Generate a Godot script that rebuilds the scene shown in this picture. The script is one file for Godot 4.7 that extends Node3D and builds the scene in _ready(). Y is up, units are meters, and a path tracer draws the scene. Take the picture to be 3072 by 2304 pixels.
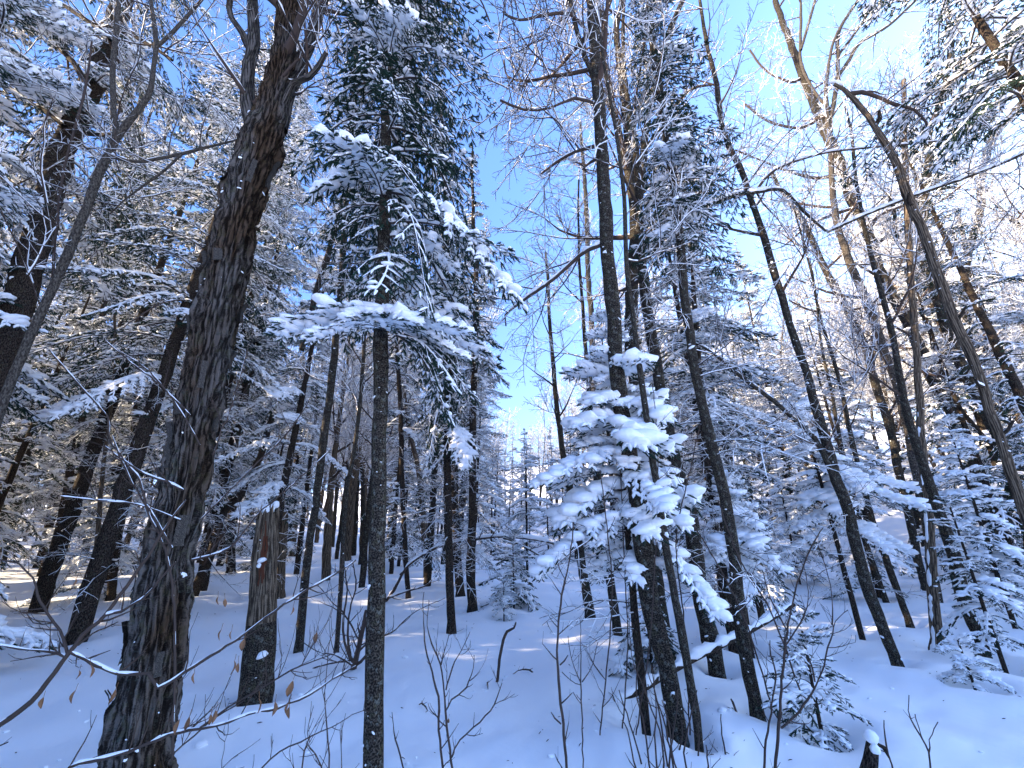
extends Node3D
# A snowy mixed forest in deep shade under a blue winter sky.

const PITCH := 19.5          # degrees the camera looks up
const FOCAL := 402.6         # focal length in pixels of a 1024 x 768 frame
const SKY_LIGHT := 0.455
const EYE := Vector3(0, 1.6, 0)

var cam_basis := Basis()
var rng := RandomNumberGenerator.new()
var low_noise := FastNoiseLite.new()
var mid_noise := FastNoiseLite.new()
var fine_noise := FastNoiseLite.new()
var bark_noise := FastNoiseLite.new()
var wells: Array = []
var names := {}
var M := {}
var boughs := {}
var sprays := {}
var ground_zero := 0.0
var crowd := {}

# ------------------------------------------------------------------ mesh builder
class MB:
	var v := PackedVector3Array()
	var n := PackedVector3Array()
	var uv := PackedVector2Array()
	var c := PackedColorArray()
	var i := PackedInt32Array()

	func tri(a: Vector3, b: Vector3, d: Vector3, nn: Vector3, col: Color) -> void:
		var k := v.size()
		v.append(a); v.append(b); v.append(d)
		n.append(nn); n.append(nn); n.append(nn)
		uv.append(Vector2.ZERO); uv.append(Vector2(1, 0)); uv.append(Vector2(0, 1))
		c.append(col); c.append(col); c.append(col)
		i.append(k); i.append(k + 1); i.append(k + 2)

	# a tube along pts; squash flattens it vertically, tile is metres per texture repeat
	func tube(pts: PackedVector3Array, r: PackedFloat32Array, sides: int, col := Color.WHITE, squash := 1.0, tile := 0.5) -> int:
		var m := pts.size()
		var start := v.size()
		if m < 2:
			return start
		var t := (pts[1] - pts[0]).normalized()
		var u := t.cross(Vector3(0.31, 0.2, 0.93))
		if u.length() < 0.1:
			u = t.cross(Vector3.RIGHT)
		u = u.normalized()
		var rmax := 0.0
		for x in r:
			rmax = maxf(rmax, x)
		var turns := maxf(1.0, roundf(TAU * rmax / tile))
		var along := 0.0
		for k in m:
			var tk: Vector3
			if k == 0:
				tk = pts[1] - pts[0]
			elif k == m - 1:
				tk = pts[k] - pts[k - 1]
			else:
				tk = pts[k + 1] - pts[k - 1]
			tk = tk.normalized()
			u = (u - tk * u.dot(tk)).normalized()
			var w := tk.cross(u)
			if k > 0:
				along += pts[k].distance_to(pts[k - 1])
			for j in sides + 1:
				var a := TAU * j / sides
				var d := u * cos(a) + w * sin(a)
				var off := d * r[k]
				if squash != 1.0:
					off.y *= squash
				v.append(pts[k] + off)
				n.append(d)
				uv.append(Vector2(turns * j / sides, along / tile))
				c.append(col)
		for k in m - 1:
			for j in sides:
				var a0 := start + k * (sides + 1) + j
				var a1 := a0 + sides + 1
				i.append(a0); i.append(a1); i.append(a1 + 1)
				i.append(a0); i.append(a1 + 1); i.append(a0 + 1)
		return start

	# a small dome lying on a surface: p, outward normal, half sizes across and up
	func dome(p: Vector3, nn: Vector3, across: Vector3, a: float, b: float, h: float, sides: int, col := Color.WHITE) -> void:
		var x := (across - nn * across.dot(nn)).normalized()
		var y := nn.cross(x)
		var k := v.size()
		v.append(p + nn * h); n.append(nn); uv.append(Vector2.ZERO); c.append(col)
		for ring in 2:
			var f := 0.65 if ring == 0 else 1.0
			var hh := h * 0.72 if ring == 0 else -h * 0.15
			for j in sides:
				var g := TAU * j / sides
				var d := x * (cos(g) * a * f) + y * (sin(g) * b * f)
				v.append(p + d + nn * hh)
				n.append((d.normalized() * (0.5 + 0.5 * ring) + nn * (1.0 - 0.6 * ring)).normalized())
				uv.append(Vector2.ZERO); c.append(col)
		for j in sides:
			var q := (j + 1) % sides
			i.append(k); i.append(k + 1 + q); i.append(k + 1 + j)
			i.append(k + 1 + j); i.append(k + 1 + q); i.append(k + 1 + sides + q)
			i.append(k + 1 + j); i.append(k + 1 + sides + q); i.append(k + 1 + sides + j)

	# a lumpy pillow (deformed low sphere)
	func pillow(p: Vector3, rx: float, ry: float, rz: float, b: Basis, rg: RandomNumberGenerator, rings := 5, sides := 8) -> void:
		var k := v.size()
		var ph := rg.randf() * TAU
		for a in rings + 1:
			var th := PI * a / rings
			for j in sides + 1:
				var g := TAU * (j % sides) / sides
				var q := 1.0 + 0.16 * sin(3.0 * g + ph + th * 2.0) + 0.12 * sin(2.0 * g - ph * 2.0)
				if a == 0 or a == rings:
					q = 1.0
				var d := Vector3(cos(g) * sin(th), cos(th), sin(g) * sin(th))
				v.append(p + b * Vector3(d.x * rx * q, d.y * ry * (1.0 if d.y > 0 else 0.6), d.z * rz * q))
				n.append((b * Vector3(d.x / rx, d.y / ry, d.z / rz)).normalized())
				uv.append(Vector2.ZERO); c.append(Color.WHITE)
		for a in rings:
			for j in sides:
				var a0 := k + a * (sides + 1) + j
				var a1 := a0 + sides + 1
				i.append(a0); i.append(a1 + 1); i.append(a0 + 1)
				i.append(a0); i.append(a1); i.append(a1 + 1)

	func smooth(cols := 0, start := 0) -> void:
		n.fill(Vector3.ZERO)
		for k in range(0, i.size(), 3):
			var a := i[k]
			var b := i[k + 1]
			var d := i[k + 2]
			var f := (v[d] - v[a]).cross(v[b] - v[a])
			n[a] += f; n[b] += f; n[d] += f
		if cols > 0:
			for k in range(start, v.size() - cols, cols + 1):
				var s := n[k] + n[k + cols]
				n[k] = s; n[k + cols] = s
		for k in n.size():
			n[k] = n[k].normalized() if n[k].length_squared() > 1e-20 else Vector3.UP

	func add_to(m: ArrayMesh, mat: Material) -> void:
		if v.is_empty():
			return
		var a := []
		a.resize(Mesh.ARRAY_MAX)
		a[Mesh.ARRAY_VERTEX] = v
		a[Mesh.ARRAY_NORMAL] = n
		a[Mesh.ARRAY_TEX_UV] = uv
		a[Mesh.ARRAY_COLOR] = c
		a[Mesh.ARRAY_INDEX] = i
		m.add_surface_from_arrays(Mesh.PRIMITIVE_TRIANGLES, a)
		m.surface_set_material(m.get_surface_count() - 1, mat)

# ------------------------------------------------------------------ naming
func give_name(o: Node, called: String, parent: Node) -> void:
	var key := "%d/%s" % [parent.get_instance_id(), called]
	var k: int = names.get(key, 0)
	names[key] = k + 1
	o.name = called if k == 0 else "%s_%03d" % [called, k]
	parent.add_child(o, true)

func thing(called: String, label: String, category: String, at: Vector3, group := "") -> Node3D:
	var o := Node3D.new()
	give_name(o, called, self)
	o.position = at
	o.set_meta("label", label)
	o.set_meta("category", category)
	if group:
		o.set_meta("group", group)
	return o

func part(called: String, mb: MB, mat: Material, parent: Node, stuff := false) -> MeshInstance3D:
	if mb.v.is_empty():
		return null
	var m := ArrayMesh.new()
	mb.add_to(m, mat)
	return part_mesh(called, m, parent, stuff)

func part_mesh(called: String, m: Mesh, parent: Node, stuff := false) -> MeshInstance3D:
	var o := MeshInstance3D.new()
	o.mesh = m
	give_name(o, called, parent)
	if stuff:
		o.set_meta("kind", "stuff")
	return o

func scatter(called: String, m: Mesh, where: Array, parent: Node) -> void:
	if where.is_empty():
		return
	var mm := MultiMesh.new()
	mm.transform_format = MultiMesh.TRANSFORM_3D
	mm.mesh = m
	mm.instance_count = where.size()
	for k in where.size():
		mm.set_instance_transform(k, where[k])
	var o := MultiMeshInstance3D.new()
	o.multimesh = mm
	give_name(o, called, parent)
	o.set_meta("kind", "stuff")

# ------------------------------------------------------------------ ground and sight lines
func lie(x: float, z: float) -> float:
	var h := 0.16 * low_noise.get_noise_2d(x, z) + 0.05 * mid_noise.get_noise_2d(x, z)
	var d := sqrt(x * x + z * z)
	var right := maxf(0.0, x * 0.62 - z * 0.5 - 15.0)
	var left := maxf(0.0, -x * 0.6 - z * 0.5 - 24.0)
	h += right * 0.28 + left * 0.12
	h += 0.10 * smoothstep(5.0, 9.0, x) * smoothstep(4.0, 7.0, d)
	return h - ground_zero

func ground(x: float, z: float) -> float:
	var h := lie(x, z)
	for w in wells:
		var dx: float = x - w.x
		var dz: float = z - w.y
		var q: float = (dx * dx + dz * dz) / (w.z * w.z)
		if q < 9.0:
			h += 0.12 * exp(-q * 0.32) - 0.26 * exp(-q * 1.2)
	return h

func ray(px: float, py: float) -> Vector3:
	return (cam_basis * Vector3((px - 512.0) / FOCAL, -(py - 384.0) / FOCAL, -1.0))

func hit(px: float, py: float) -> Vector3:
	var d := ray(px, py)
	d /= sqrt(d.x * d.x + d.z * d.z)
	var t := 0.8
	while t < 90.0:
		var p := EYE + d * t
		if p.y <= lie(p.x, p.z):
			return Vector3(p.x, lie(p.x, p.z), p.z)
		t += 0.02 + t * 0.002
	var q := EYE + d * 40.0
	return Vector3(q.x, lie(q.x, q.z), q.z)

func on_plane(px: float, py: float, z: float) -> Vector3:
	var d := ray(px, py)
	return EYE + d * ((z - EYE.z) / d.z)

func depth_of(p: Vector3) -> float:
	return (p - EYE).dot(-cam_basis.z)

# pixel trace (x, y, width triples, base first) -> points and radii standing on the snow
func traced(a: Array, z_given := 0.0) -> Dictionary:
	var z := z_given
	var base := Vector3.ZERO
	if z == 0.0:
		base = hit(a[0], a[1])
		z = base.z
	var p := PackedVector3Array()
	var r := PackedFloat32Array()
	for k in range(0, a.size(), 3):
		var q := on_plane(a[k], a[k + 1], z)
		p.append(q)
		var ox: float = a[k] - 512.0
		var oy: float = a[k + 1] - 384.0
		r.append(a[k + 2] * 0.5 * depth_of(q) / FOCAL / sqrt(1.0 + ox * ox / (FOCAL * FOCAL + oy * oy)))
	if z_given == 0.0:
		p[0] = base
	return {"p": p, "r": r}

func curve(p: PackedVector3Array, r: PackedFloat32Array, step: float) -> Dictionary:
	var q := PackedVector3Array()
	var s := PackedFloat32Array()
	var m := p.size()
	for k in m - 1:
		var a := p[maxi(k - 1, 0)]
		var b := p[k]
		var c := p[k + 1]
		var d := p[mini(k + 2, m - 1)]
		var cnt := maxi(1, int(ceil(b.distance_to(c) / step)))
		for j in cnt:
			var t := float(j) / cnt
			q.append(b.cubic_interpolate(c, a, d, t))
			s.append(lerpf(r[k], r[k + 1], t))
	q.append(p[m - 1])
	s.append(r[m - 1])
	return {"p": q, "r": s}

# ------------------------------------------------------------------ textures
func seamless(seed_: int, freq: float, w: int, h: int, oct := 4, plates := false) -> PackedByteArray:
	var f := FastNoiseLite.new()
	f.seed = seed_
	f.frequency = freq
	f.noise_type = FastNoiseLite.TYPE_SIMPLEX_SMOOTH
	f.fractal_type = FastNoiseLite.FRACTAL_FBM
	f.fractal_octaves = oct
	if plates:
		f.noise_type = FastNoiseLite.TYPE_CELLULAR
		f.cellular_return_type = FastNoiseLite.RETURN_DISTANCE2_SUB
		f.cellular_jitter = 1.0
		f.fractal_octaves = 2
		f.domain_warp_enabled = true
		f.domain_warp_amplitude = 12.0
		f.domain_warp_frequency = 0.03
	var im := f.get_seamless_image(w, h)
	im.convert(Image.FORMAT_L8)
	if w != 512 or h != 512:
		im.resize(512, 512, Image.INTERPOLATE_CUBIC)
	return im.get_data()

func bark(kind: String) -> StandardMaterial3D:
	var col := PackedByteArray()
	var hgt := PackedByteArray()
	col.resize(512 * 512 * 3)
	hgt.resize(512 * 512)
	var seed_ := {"shaggy": 3, "scaly": 17, "smooth": 29, "dead": 41, "conifer": 53}[kind] as int
	var stretch := {"shaggy": 52, "scaly": 640, "smooth": 512, "dead": 48, "conifer": 300}[kind] as int
	var big := seamless(seed_, 0.008, 512, 512, 3)
	var tex := seamless(seed_ + 1, {"shaggy": 0.030, "scaly": 0.045, "smooth": 0.02, "dead": 0.03, "conifer": 0.04}[kind], 512, stretch, 4, kind == "shaggy")
	var fine := seamless(seed_ + 2, 0.09, 512, 512, 3)
	var lich := seamless(seed_ + 3, 0.013 if kind == "scaly" else 0.02, 512, 512, 4)
	var dark: Color
	var light: Color
	var patch: Color
	var cut := 2.0
	match kind:
		"shaggy":
			dark = Color(0.13, 0.115, 0.105); light = Color(0.40, 0.375, 0.35); patch = Color(0.26, 0.29, 0.26); cut = 0.72
		"scaly":
			dark = Color(0.10, 0.088, 0.078); light = Color(0.36, 0.325, 0.285); patch = Color(0.46, 0.48, 0.45); cut = 0.68
		"smooth":
			dark = Color(0.20, 0.18, 0.16); light = Color(0.37, 0.34, 0.305); patch = Color(0.50, 0.49, 0.45); cut = 0.69
		"dead":
			dark = Color(0.22, 0.185, 0.15); light = Color(0.50, 0.44, 0.37); patch = Color(0.36, 0.33, 0.29); cut = 0.75
		_:
			dark = Color(0.10, 0.082, 0.072); light = Color(0.32, 0.275, 0.24); patch = Color(0.33, 0.36, 0.33); cut = 0.72
	for k in 512 * 512:
		var b := big[k] / 255.0
		var t := tex[k] / 255.0
		var f := fine[k] / 255.0
		var l := lich[k] / 255.0
		if kind == "shaggy":
			t = clampf(t * 1.5 + 0.12, 0.0, 1.0)
		var q := clampf((t - 0.5) * 2.3 + 0.5 + (f - 0.5) * 0.9 + (b - 0.5) * 0.6, 0.0, 1.0)
		var c := dark.lerp(light, q)
		if l > cut:
			c = c.lerp(patch, clampf((l - cut) * 14.0, 0.0, 0.8) * clampf(f * 1.6 - 0.2, 0.35, 1.0))
		elif b > 0.66 and kind != "smooth" and kind != "dead":
			c = c.lerp(Color(0.21, 0.23, 0.12), clampf((b - 0.66) * 5.0, 0.0, 0.5) * f)
		col[k * 3] = int(c.r * 255.0)
		col[k * 3 + 1] = int(c.g * 255.0)
		col[k * 3 + 2] = int(c.b * 255.0)
		hgt[k] = int(clampf(t * 0.75 + f * 0.35 - 0.05, 0.0, 1.0) * 255.0)
	var m := StandardMaterial3D.new()
	m.albedo_texture = ImageTexture.create_from_image(Image.create_from_data(512, 512, false, Image.FORMAT_RGB8, col))
	var hm := Image.create_from_data(512, 512, false, Image.FORMAT_L8, hgt)
	hm.convert(Image.FORMAT_RGBA8)
	hm.bump_map_to_normal_map({"shaggy": 9.0, "scaly": 8.0, "smooth": 2.5, "dead": 5.0, "conifer": 8.0}[kind])
	m.normal_enabled = true
	m.normal_texture = ImageTexture.create_from_image(hm)
	m.normal_scale = 1.2
	m.roughness = 0.95
	m.metallic_specular = 0.2
	return m

func plain(c: Color, rough := 0.9, vertex := false) -> StandardMaterial3D:
	var m := StandardMaterial3D.new()
	m.albedo_color = c
	m.roughness = rough
	m.metallic_specular = 0.25
	m.vertex_color_use_as_albedo = vertex
	return m

func make_materials() -> void:
	for k in ["shaggy", "scaly", "smooth", "dead", "conifer"]:
		M[k] = bark(k)
	M.twig = plain(Color(0.29, 0.245, 0.22))
	M.shaggy.vertex_color_use_as_albedo = true
	M.rust = plain(Color(0.36, 0.22, 0.16))
	M.needles = plain(Color.WHITE, 0.75, true)
	M.needles.backlight = Color(0.25, 0.3, 0.15)
	M.snow = plain(Color(0.975, 0.978, 0.982), 0.85)
	var st := NoiseTexture2D.new()
	st.width = 256; st.height = 256; st.seamless = true; st.as_normal_map = true; st.bump_strength = 6.0
	var sf := FastNoiseLite.new()
	sf.seed = 8; sf.frequency = 0.03; sf.fractal_octaves = 4
	st.noise = sf
	M.snow.normal_enabled = true
	M.snow.normal_texture = st
	M.snow.normal_scale = 0.8
	M.snow.uv1_triplanar = true
	M.snow.uv1_scale = Vector3(4, 4, 4)
	M.leaf = plain(Color(0.50, 0.37, 0.27), 0.85)
	M.leaf.backlight = Color(0.4, 0.3, 0.2)
	var g := plain(Color(0.975, 0.978, 0.982), 0.8)
	var nt := NoiseTexture2D.new()
	nt.width = 512; nt.height = 512; nt.seamless = true; nt.as_normal_map = true; nt.bump_strength = 2.0
	var nn := FastNoiseLite.new()
	nn.seed = 5; nn.frequency = 0.02; nn.fractal_octaves = 5
	nt.noise = nn
	g.normal_enabled = true
	g.normal_texture = nt
	g.normal_scale = 0.35
	g.uv1_triplanar = true
	g.uv1_world_triplanar = true
	g.uv1_scale = Vector3(0.7, 0.7, 0.7)
	M.ground = g

# ------------------------------------------------------------------ boughs and twig sprays (shared meshes)
func finger(nd: MB, p: Vector3, d: Vector3, up: Vector3, l: float, needles: int) -> void:
	var side := d.cross(up).normalized()
	var top := side.cross(d).normalized()
	var g := rng.randf_range(0.7, 1.35)
	var col := Color(0.021 * g, 0.042 * g, 0.029 * g)
	var e := p + d * l
	# woody core
	nd.tube(PackedVector3Array([p, p + d * l * 0.6, e]), PackedFloat32Array([0.006, 0.008, 0.002]), 3, col)
	for k in needles:
		var t := (k + 0.5) / needles
		var a := p + d * (l * (t * 0.95 + 0.02))
		var s := side * (1.0 if k % 2 == 0 else -1.0)
		var o := s * rng.randf_range(0.6, 1.0) + top * rng.randf_range(-0.35, 0.75)
		var len := rng.randf_range(0.019, 0.030) * (1.0 - 0.3 * t)
		var tip := a + o.normalized() * len + d * len * 0.75
		var w := d * 0.0045
		nd.tri(a - w, tip, a + w, top, col * rng.randf_range(0.8, 1.25))

func bough(length: float, droop: float, heavy: float, dens: float, seed_: int) -> Dictionary:
	rng.seed = seed_
	var nd := MB.new()
	var sn := MB.new()
	var wood := Color(0.06, 0.05, 0.045)
	var axis := PackedVector3Array()
	var rad := PackedFloat32Array()
	var n := 11
	var sway := rng.randf_range(-0.12, 0.12)
	for k in n:
		var t := float(k) / (n - 1)
		axis.append(Vector3(length * t * (1.0 - 0.18 * droop * t), -length * droop * pow(t, 1.7) * 0.75 + 0.04 * sin(t * 5.0) * length, length * sway * sin(t * 3.0)))
		rad.append(lerpf(0.005 + 0.006 * length, 0.002, t))
	nd.tube(axis, rad, 4, wood)
	var step := 0.062 / dens
	var s := 0.06
	var flip := 1.0
	while s < length:
		var t := s / length
		var f := t * (n - 1)
		var i0 := mini(int(f), n - 2)
		var p := axis[i0].lerp(axis[i0 + 1], f - i0)
		var d := (axis[i0 + 1] - axis[i0]).normalized()
		flip = -flip
		var reach := length * 0.42 * pow(1.0 - t, 0.75) * (0.35 + 0.65 * smoothstep(0.0, 0.3, t)) * rng.randf_range(0.65, 1.1) + 0.05
		var side := d.cross(Vector3.UP).normalized() * flip
		var bd := (d * rng.randf_range(0.7, 1.0) + side * rng.randf_range(0.75, 1.05)).normalized()
		var cnt := maxi(2, int(reach / 0.07))
		var bp := PackedVector3Array()
		var br := PackedFloat32Array()
		var q := p
		var dir := bd
		for k in cnt + 1:
			bp.append(q)
			br.append(lerpf(0.0045, 0.0015, float(k) / cnt))
			q += dir * (reach / cnt)
			dir = (dir + Vector3(0, -0.10 - 0.16 * droop, 0) + d * 0.05).normalized()
		nd.tube(bp, br, 3, wood)
		# fingers along the branchlet and at its end
		for k in range(1, cnt + 1):
			var dd := (bp[k] - bp[k - 1]).normalized()
			for sd in [-1.0, 1.0]:
				if rng.randf() < 0.9:
					var fs: Vector3 = dd.cross(Vector3.UP).normalized() * sd
					var fd := (dd * 0.85 + fs * 0.75 + Vector3(0, rng.randf_range(-0.35, 0.05) - 1.1 * maxf(0.0, droop - 0.3), 0)).normalized()
					var fl := rng.randf_range(0.05, 0.10) * (1.0 - 0.3 * float(k) / cnt) + 0.015
					var fp := bp[k].lerp(bp[k - 1], rng.randf() * 0.6)
					finger(nd, fp, fd, Vector3.UP, fl, 11)
					if rng.randf() < 0.06 + 0.9 * heavy:
						var sr := rng.randf_range(0.007, 0.012) * (1.0 + 0.7 * heavy)
						var o := Vector3(0, 0.007 + sr * 0.5, 0)
						sn.tube(PackedVector3Array([fp + o * 0.6, fp + fd * fl * 0.35 + o, fp + fd * fl * 0.72 + o, fp + fd * fl * 0.95 + o * 0.4]), PackedFloat32Array([sr * 0.7, sr * 1.15, sr * rng.randf_range(0.8, 1.1), 0.001]), 5, Color.WHITE, 0.8)
		var ed := (bp[cnt] - bp[cnt - 1]).normalized()
		finger(nd, bp[cnt], ed, Vector3.UP, 0.08, 10)
		# snow lying along the branchlet
		if rng.randf() < 0.28 + 0.65 * heavy:
			var sp := PackedVector3Array()
			var ss := PackedFloat32Array()
			for k in cnt + 1:
				var sr := rng.randf_range(0.011, 0.02) * (1.0 + 1.0 * heavy) * (1.0 - 0.35 * float(k) / cnt)
				sr *= clampf(1.35 - 1.35 * absf((bp[mini(k + 1, cnt)] - bp[maxi(k - 1, 0)]).normalized().y), 0.1, 1.0)
				if rng.randf() < 0.16 * (1.0 - heavy):
					sr *= 0.3
				sp.append(bp[k] + Vector3(rng.randf_range(-0.006, 0.006), 0.005 + sr * 0.6, rng.randf_range(-0.006, 0.006)))
				ss.append(sr if k < cnt else 0.002)
			ss[0] *= 0.6
			sn.tube(sp, ss, 6, Color.WHITE, 0.85)
		if rng.randf() < 0.05 + heavy * 0.7:
			var k := rng.randi_range(0, cnt - 1)
			var w := rng.randf_range(0.035, 0.065) * (0.6 + 0.7 * heavy)
			var bx := Basis.looking_at(-dir_flat(bd), Vector3.UP)
			sn.pillow(bp[k] + Vector3(0, w * 0.35, 0), w, w * 0.62, w * rng.randf_range(1.0, 1.7), bx, rng)
		s += step * rng.randf_range(0.75, 1.25)
	# snow along the axis
	var ap := PackedVector3Array()
	var ar := PackedFloat32Array()
	for k in n:
		var sr := rng.randf_range(0.012, 0.022) * (1.0 + 1.5 * heavy) * clampf(1.35 - 1.5 * absf((axis[mini(k + 1, n - 1)] - axis[maxi(k - 1, 0)]).normalized().y), 0.06, 1.0)
		ap.append(axis[k] + Vector3(0, 0.006 + sr * 0.6, 0))
		ar.append(sr if k > 0 and k < n - 1 else 0.003)
	sn.tube(ap, ar, 6, Color.WHITE, 0.85)
	var needles := ArrayMesh.new()
	nd.add_to(needles, M.needles)
	var snow := ArrayMesh.new()
	sn.add_to(snow, M.snow)
	var both := ArrayMesh.new()
	nd.add_to(both, M.needles)
	sn.add_to(both, M.snow)
	return {"length": length, "needles": needles, "snow": snow, "both": both}

func dir_flat(d: Vector3) -> Vector3:
	var f := Vector3(d.x, 0, d.z)
	return f.normalized() if f.length() > 0.01 else Vector3.RIGHT

func make_boughs() -> void:
	# small, medium and long boughs in three loads of snow
	var k := 100
	for burden in ["light", "mid", "heavy", "laden"]:
		var h: float = {"light": 0.12, "mid": 0.45, "heavy": 1.0, "laden": 1.5}[burden]
		var dr: float = {"light": 0.68, "mid": 0.36, "heavy": 0.36, "laden": 0.5}[burden]
		for size in [["small", 0.55], ["medium", 1.05], ["long", 1.75]]:
			if burden == "laden" and size[0] == "long":
				continue
			var a := []
			for x in 2:
				k += 1
				a.append(bough(size[1], dr * (0.75 + 0.5 * x), h, 1.0 if size[1] < 1.5 else 0.8, k))
			boughs[burden + "_" + size[0]] = a

func twig_line(wd: MB, sn: MB, p: Vector3, d: Vector3, l: float, r: float, bend: Vector3, snow: float, segs: int, level: int) -> void:
	var pts := PackedVector3Array()
	var rs := PackedFloat32Array()
	var q := p
	var dir := d
	for k in segs + 1:
		pts.append(q)
		rs.append(r * lerpf(1.0, 0.35, float(k) / segs))
		q += dir * (l / segs)
		dir = (dir + bend * 0.12 + Vector3(rng.randf_range(-1, 1), rng.randf_range(-1, 1), rng.randf_range(-1, 1)) * 0.17).normalized()
	wd.tube(pts, rs, 3 if level > 0 else 4)
	if snow > 0.0 and rng.randf() < 0.45 + snow * 0.5:
		var sp := PackedVector3Array()
		var sr := PackedFloat32Array()
		for k in segs + 1:
			var flat := 1.0 - absf((pts[mini(k + 1, segs)] - pts[maxi(k - 1, 0)]).normalized().y)
			var w := (rs[k] * 0.9 + 0.0035 * snow * rng.randf_range(0.4, 1.4)) * (0.35 + 0.65 * flat)
			sp.append(pts[k] + Vector3(0, rs[k] * 0.75 + w * 0.4, 0))
			sr.append(w)
		sr[segs] *= 0.4
		sn.tube(sp, sr, 3)
	if level < 2:
		var cnt := int(l / (0.13 if level == 0 else 0.10))
		for k in cnt:
			var t := (k + 0.8) / (cnt + 0.5)
			var f := t * segs
			var i0 := mini(int(f), segs - 1)
			var a := pts[i0].lerp(pts[i0 + 1], f - i0)
			var dd := (pts[i0 + 1] - pts[i0]).normalized()
			var any := Vector3(rng.randf_range(-1, 1), rng.randf_range(-0.6, 1), rng.randf_range(-1, 1))
			var sd := (any - dd * any.dot(dd)).normalized()
			var nl := l * rng.randf_range(0.28, 0.5) * (1.1 - 0.6 * t)
			twig_line(wd, sn, a, (dd * 0.75 + sd * 0.8).normalized(), nl, r * 0.66, bend, snow, 4 if level == 0 else 3, level + 1)

func make_sprays() -> void:
	for kind in [["bare", 0.6, Vector3(0, 0.5, 0), 0.0085], ["white", 1.4, Vector3(0, 0.4, 0), 0.0075], ["drooping", 0.8, Vector3(0, -0.7, 0), 0.0055]]:
		var a := []
		for x in 4:
			rng.seed = 700 + x * 13 + int(kind[1] * 100)
			var wd := MB.new()
			var sn := MB.new()
			twig_line(wd, sn, Vector3.ZERO, Vector3.RIGHT, 1.0, kind[3], kind[2], kind[1], 7, 0)
			var m := ArrayMesh.new()
			wd.add_to(m, M.twig)
			sn.add_to(m, M.snow)
			a.append(m)
		sprays[kind[0]] = a

# ------------------------------------------------------------------ tree parts
func frame_for(d: Vector3, s: float, roll := 0.0) -> Basis:
	var x := d.normalized()
	var z := x.cross(Vector3.UP)
	z = z.normalized() if z.length() > 0.05 else Vector3.BACK
	var y := z.cross(x)
	if roll != 0.0:
		y = y.rotated(x, roll)
		z = x.cross(y)
	return Basis(x * s, y * s, z * s)

func trunk_mesh(p: PackedVector3Array, r: PackedFloat32Array, sides: int, rough := 0.05) -> MB:
	var mb := MB.new()
	var c := curve(p, r, 0.25)
	var q: PackedVector3Array = c.p
	var s: PackedFloat32Array = c.r
	for k in s.size():
		var b := bark_noise.get_noise_3d(q[k].x * 2.0 + 31.0, q[k].y * 3.0, q[k].z)
		s[k] *= 1.0 + 0.10 * b
		q[k] += Vector3(bark_noise.get_noise_2d(q[k].y * 1.2, q[k].z + 9.0), 0, bark_noise.get_noise_2d(q[k].y * 1.2, q[k].x + 50.0)) * s[k] * 0.35
	mb.tube(q, s, sides)
	if rough > 0.0:
		for k in mb.v.size():
			var v := mb.v[k]
			var row := k / (sides + 1)
			var col := k % (sides + 1)
			var ang := TAU * (col % sides) / sides
			mb.v[k] = v + mb.n[k] * s[row] * rough * bark_noise.get_noise_3d(cos(ang) * 3.0, v.y * 6.0 + q[0].x, sin(ang) * 3.0) * 2.0
		mb.smooth(sides)
	return mb

func flecks(p: PackedVector3Array, r: PackedFloat32Array, count: int, size: float, upper := 99.0) -> MB:
	var mb := MB.new()
	var c := curve(p, r, 0.15)
	var q: PackedVector3Array = c.p
	var s: PackedFloat32Array = c.r
	var top := q.size() - 2
	while top > 1 and q[top].y - q[0].y > upper:
		top -= 1
	for k in count:
		var i0 := rng.randi_range(0, top)
		var t := (q[i0 + 1] - q[i0]).normalized()
		var a := q[i0].lerp(q[i0 + 1], rng.randf())
		var d := Vector3(rng.randf_range(-1, 0.45), rng.randf_range(-0.1, 0.6), rng.randf_range(-0.6, 1))
		d = (d - t * d.dot(t)).normalized()
		if bark_noise.get_noise_3d(a.x * 2.0 + 7.0, a.y * 2.2, a.z * 2.0) < rng.randf_range(-0.3, 0.25):
			continue
		var z := size * (0.28 + 1.1 * pow(rng.randf(), 3.0))
		var nn := (d + Vector3.UP * 0.35).normalized()
		var sx := t.cross(d).rotated(nn, rng.randf_range(-0.8, 0.8))
		mb.dome(a + d * s[i0] * 0.99, nn, sx, z * rng.randf_range(0.7, 1.9), z * rng.randf_range(0.35, 0.9), z * 0.5, 6)
		if rng.randf() < 0.5:
			mb.dome(a + d * s[i0] * 0.99 + sx * z * rng.randf_range(-1, 1) + t * z * rng.randf_range(-1, 0.4), nn, sx.rotated(nn, 1.0), z * 0.7, z * 0.4, z * 0.35, 5)
	return mb

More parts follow.
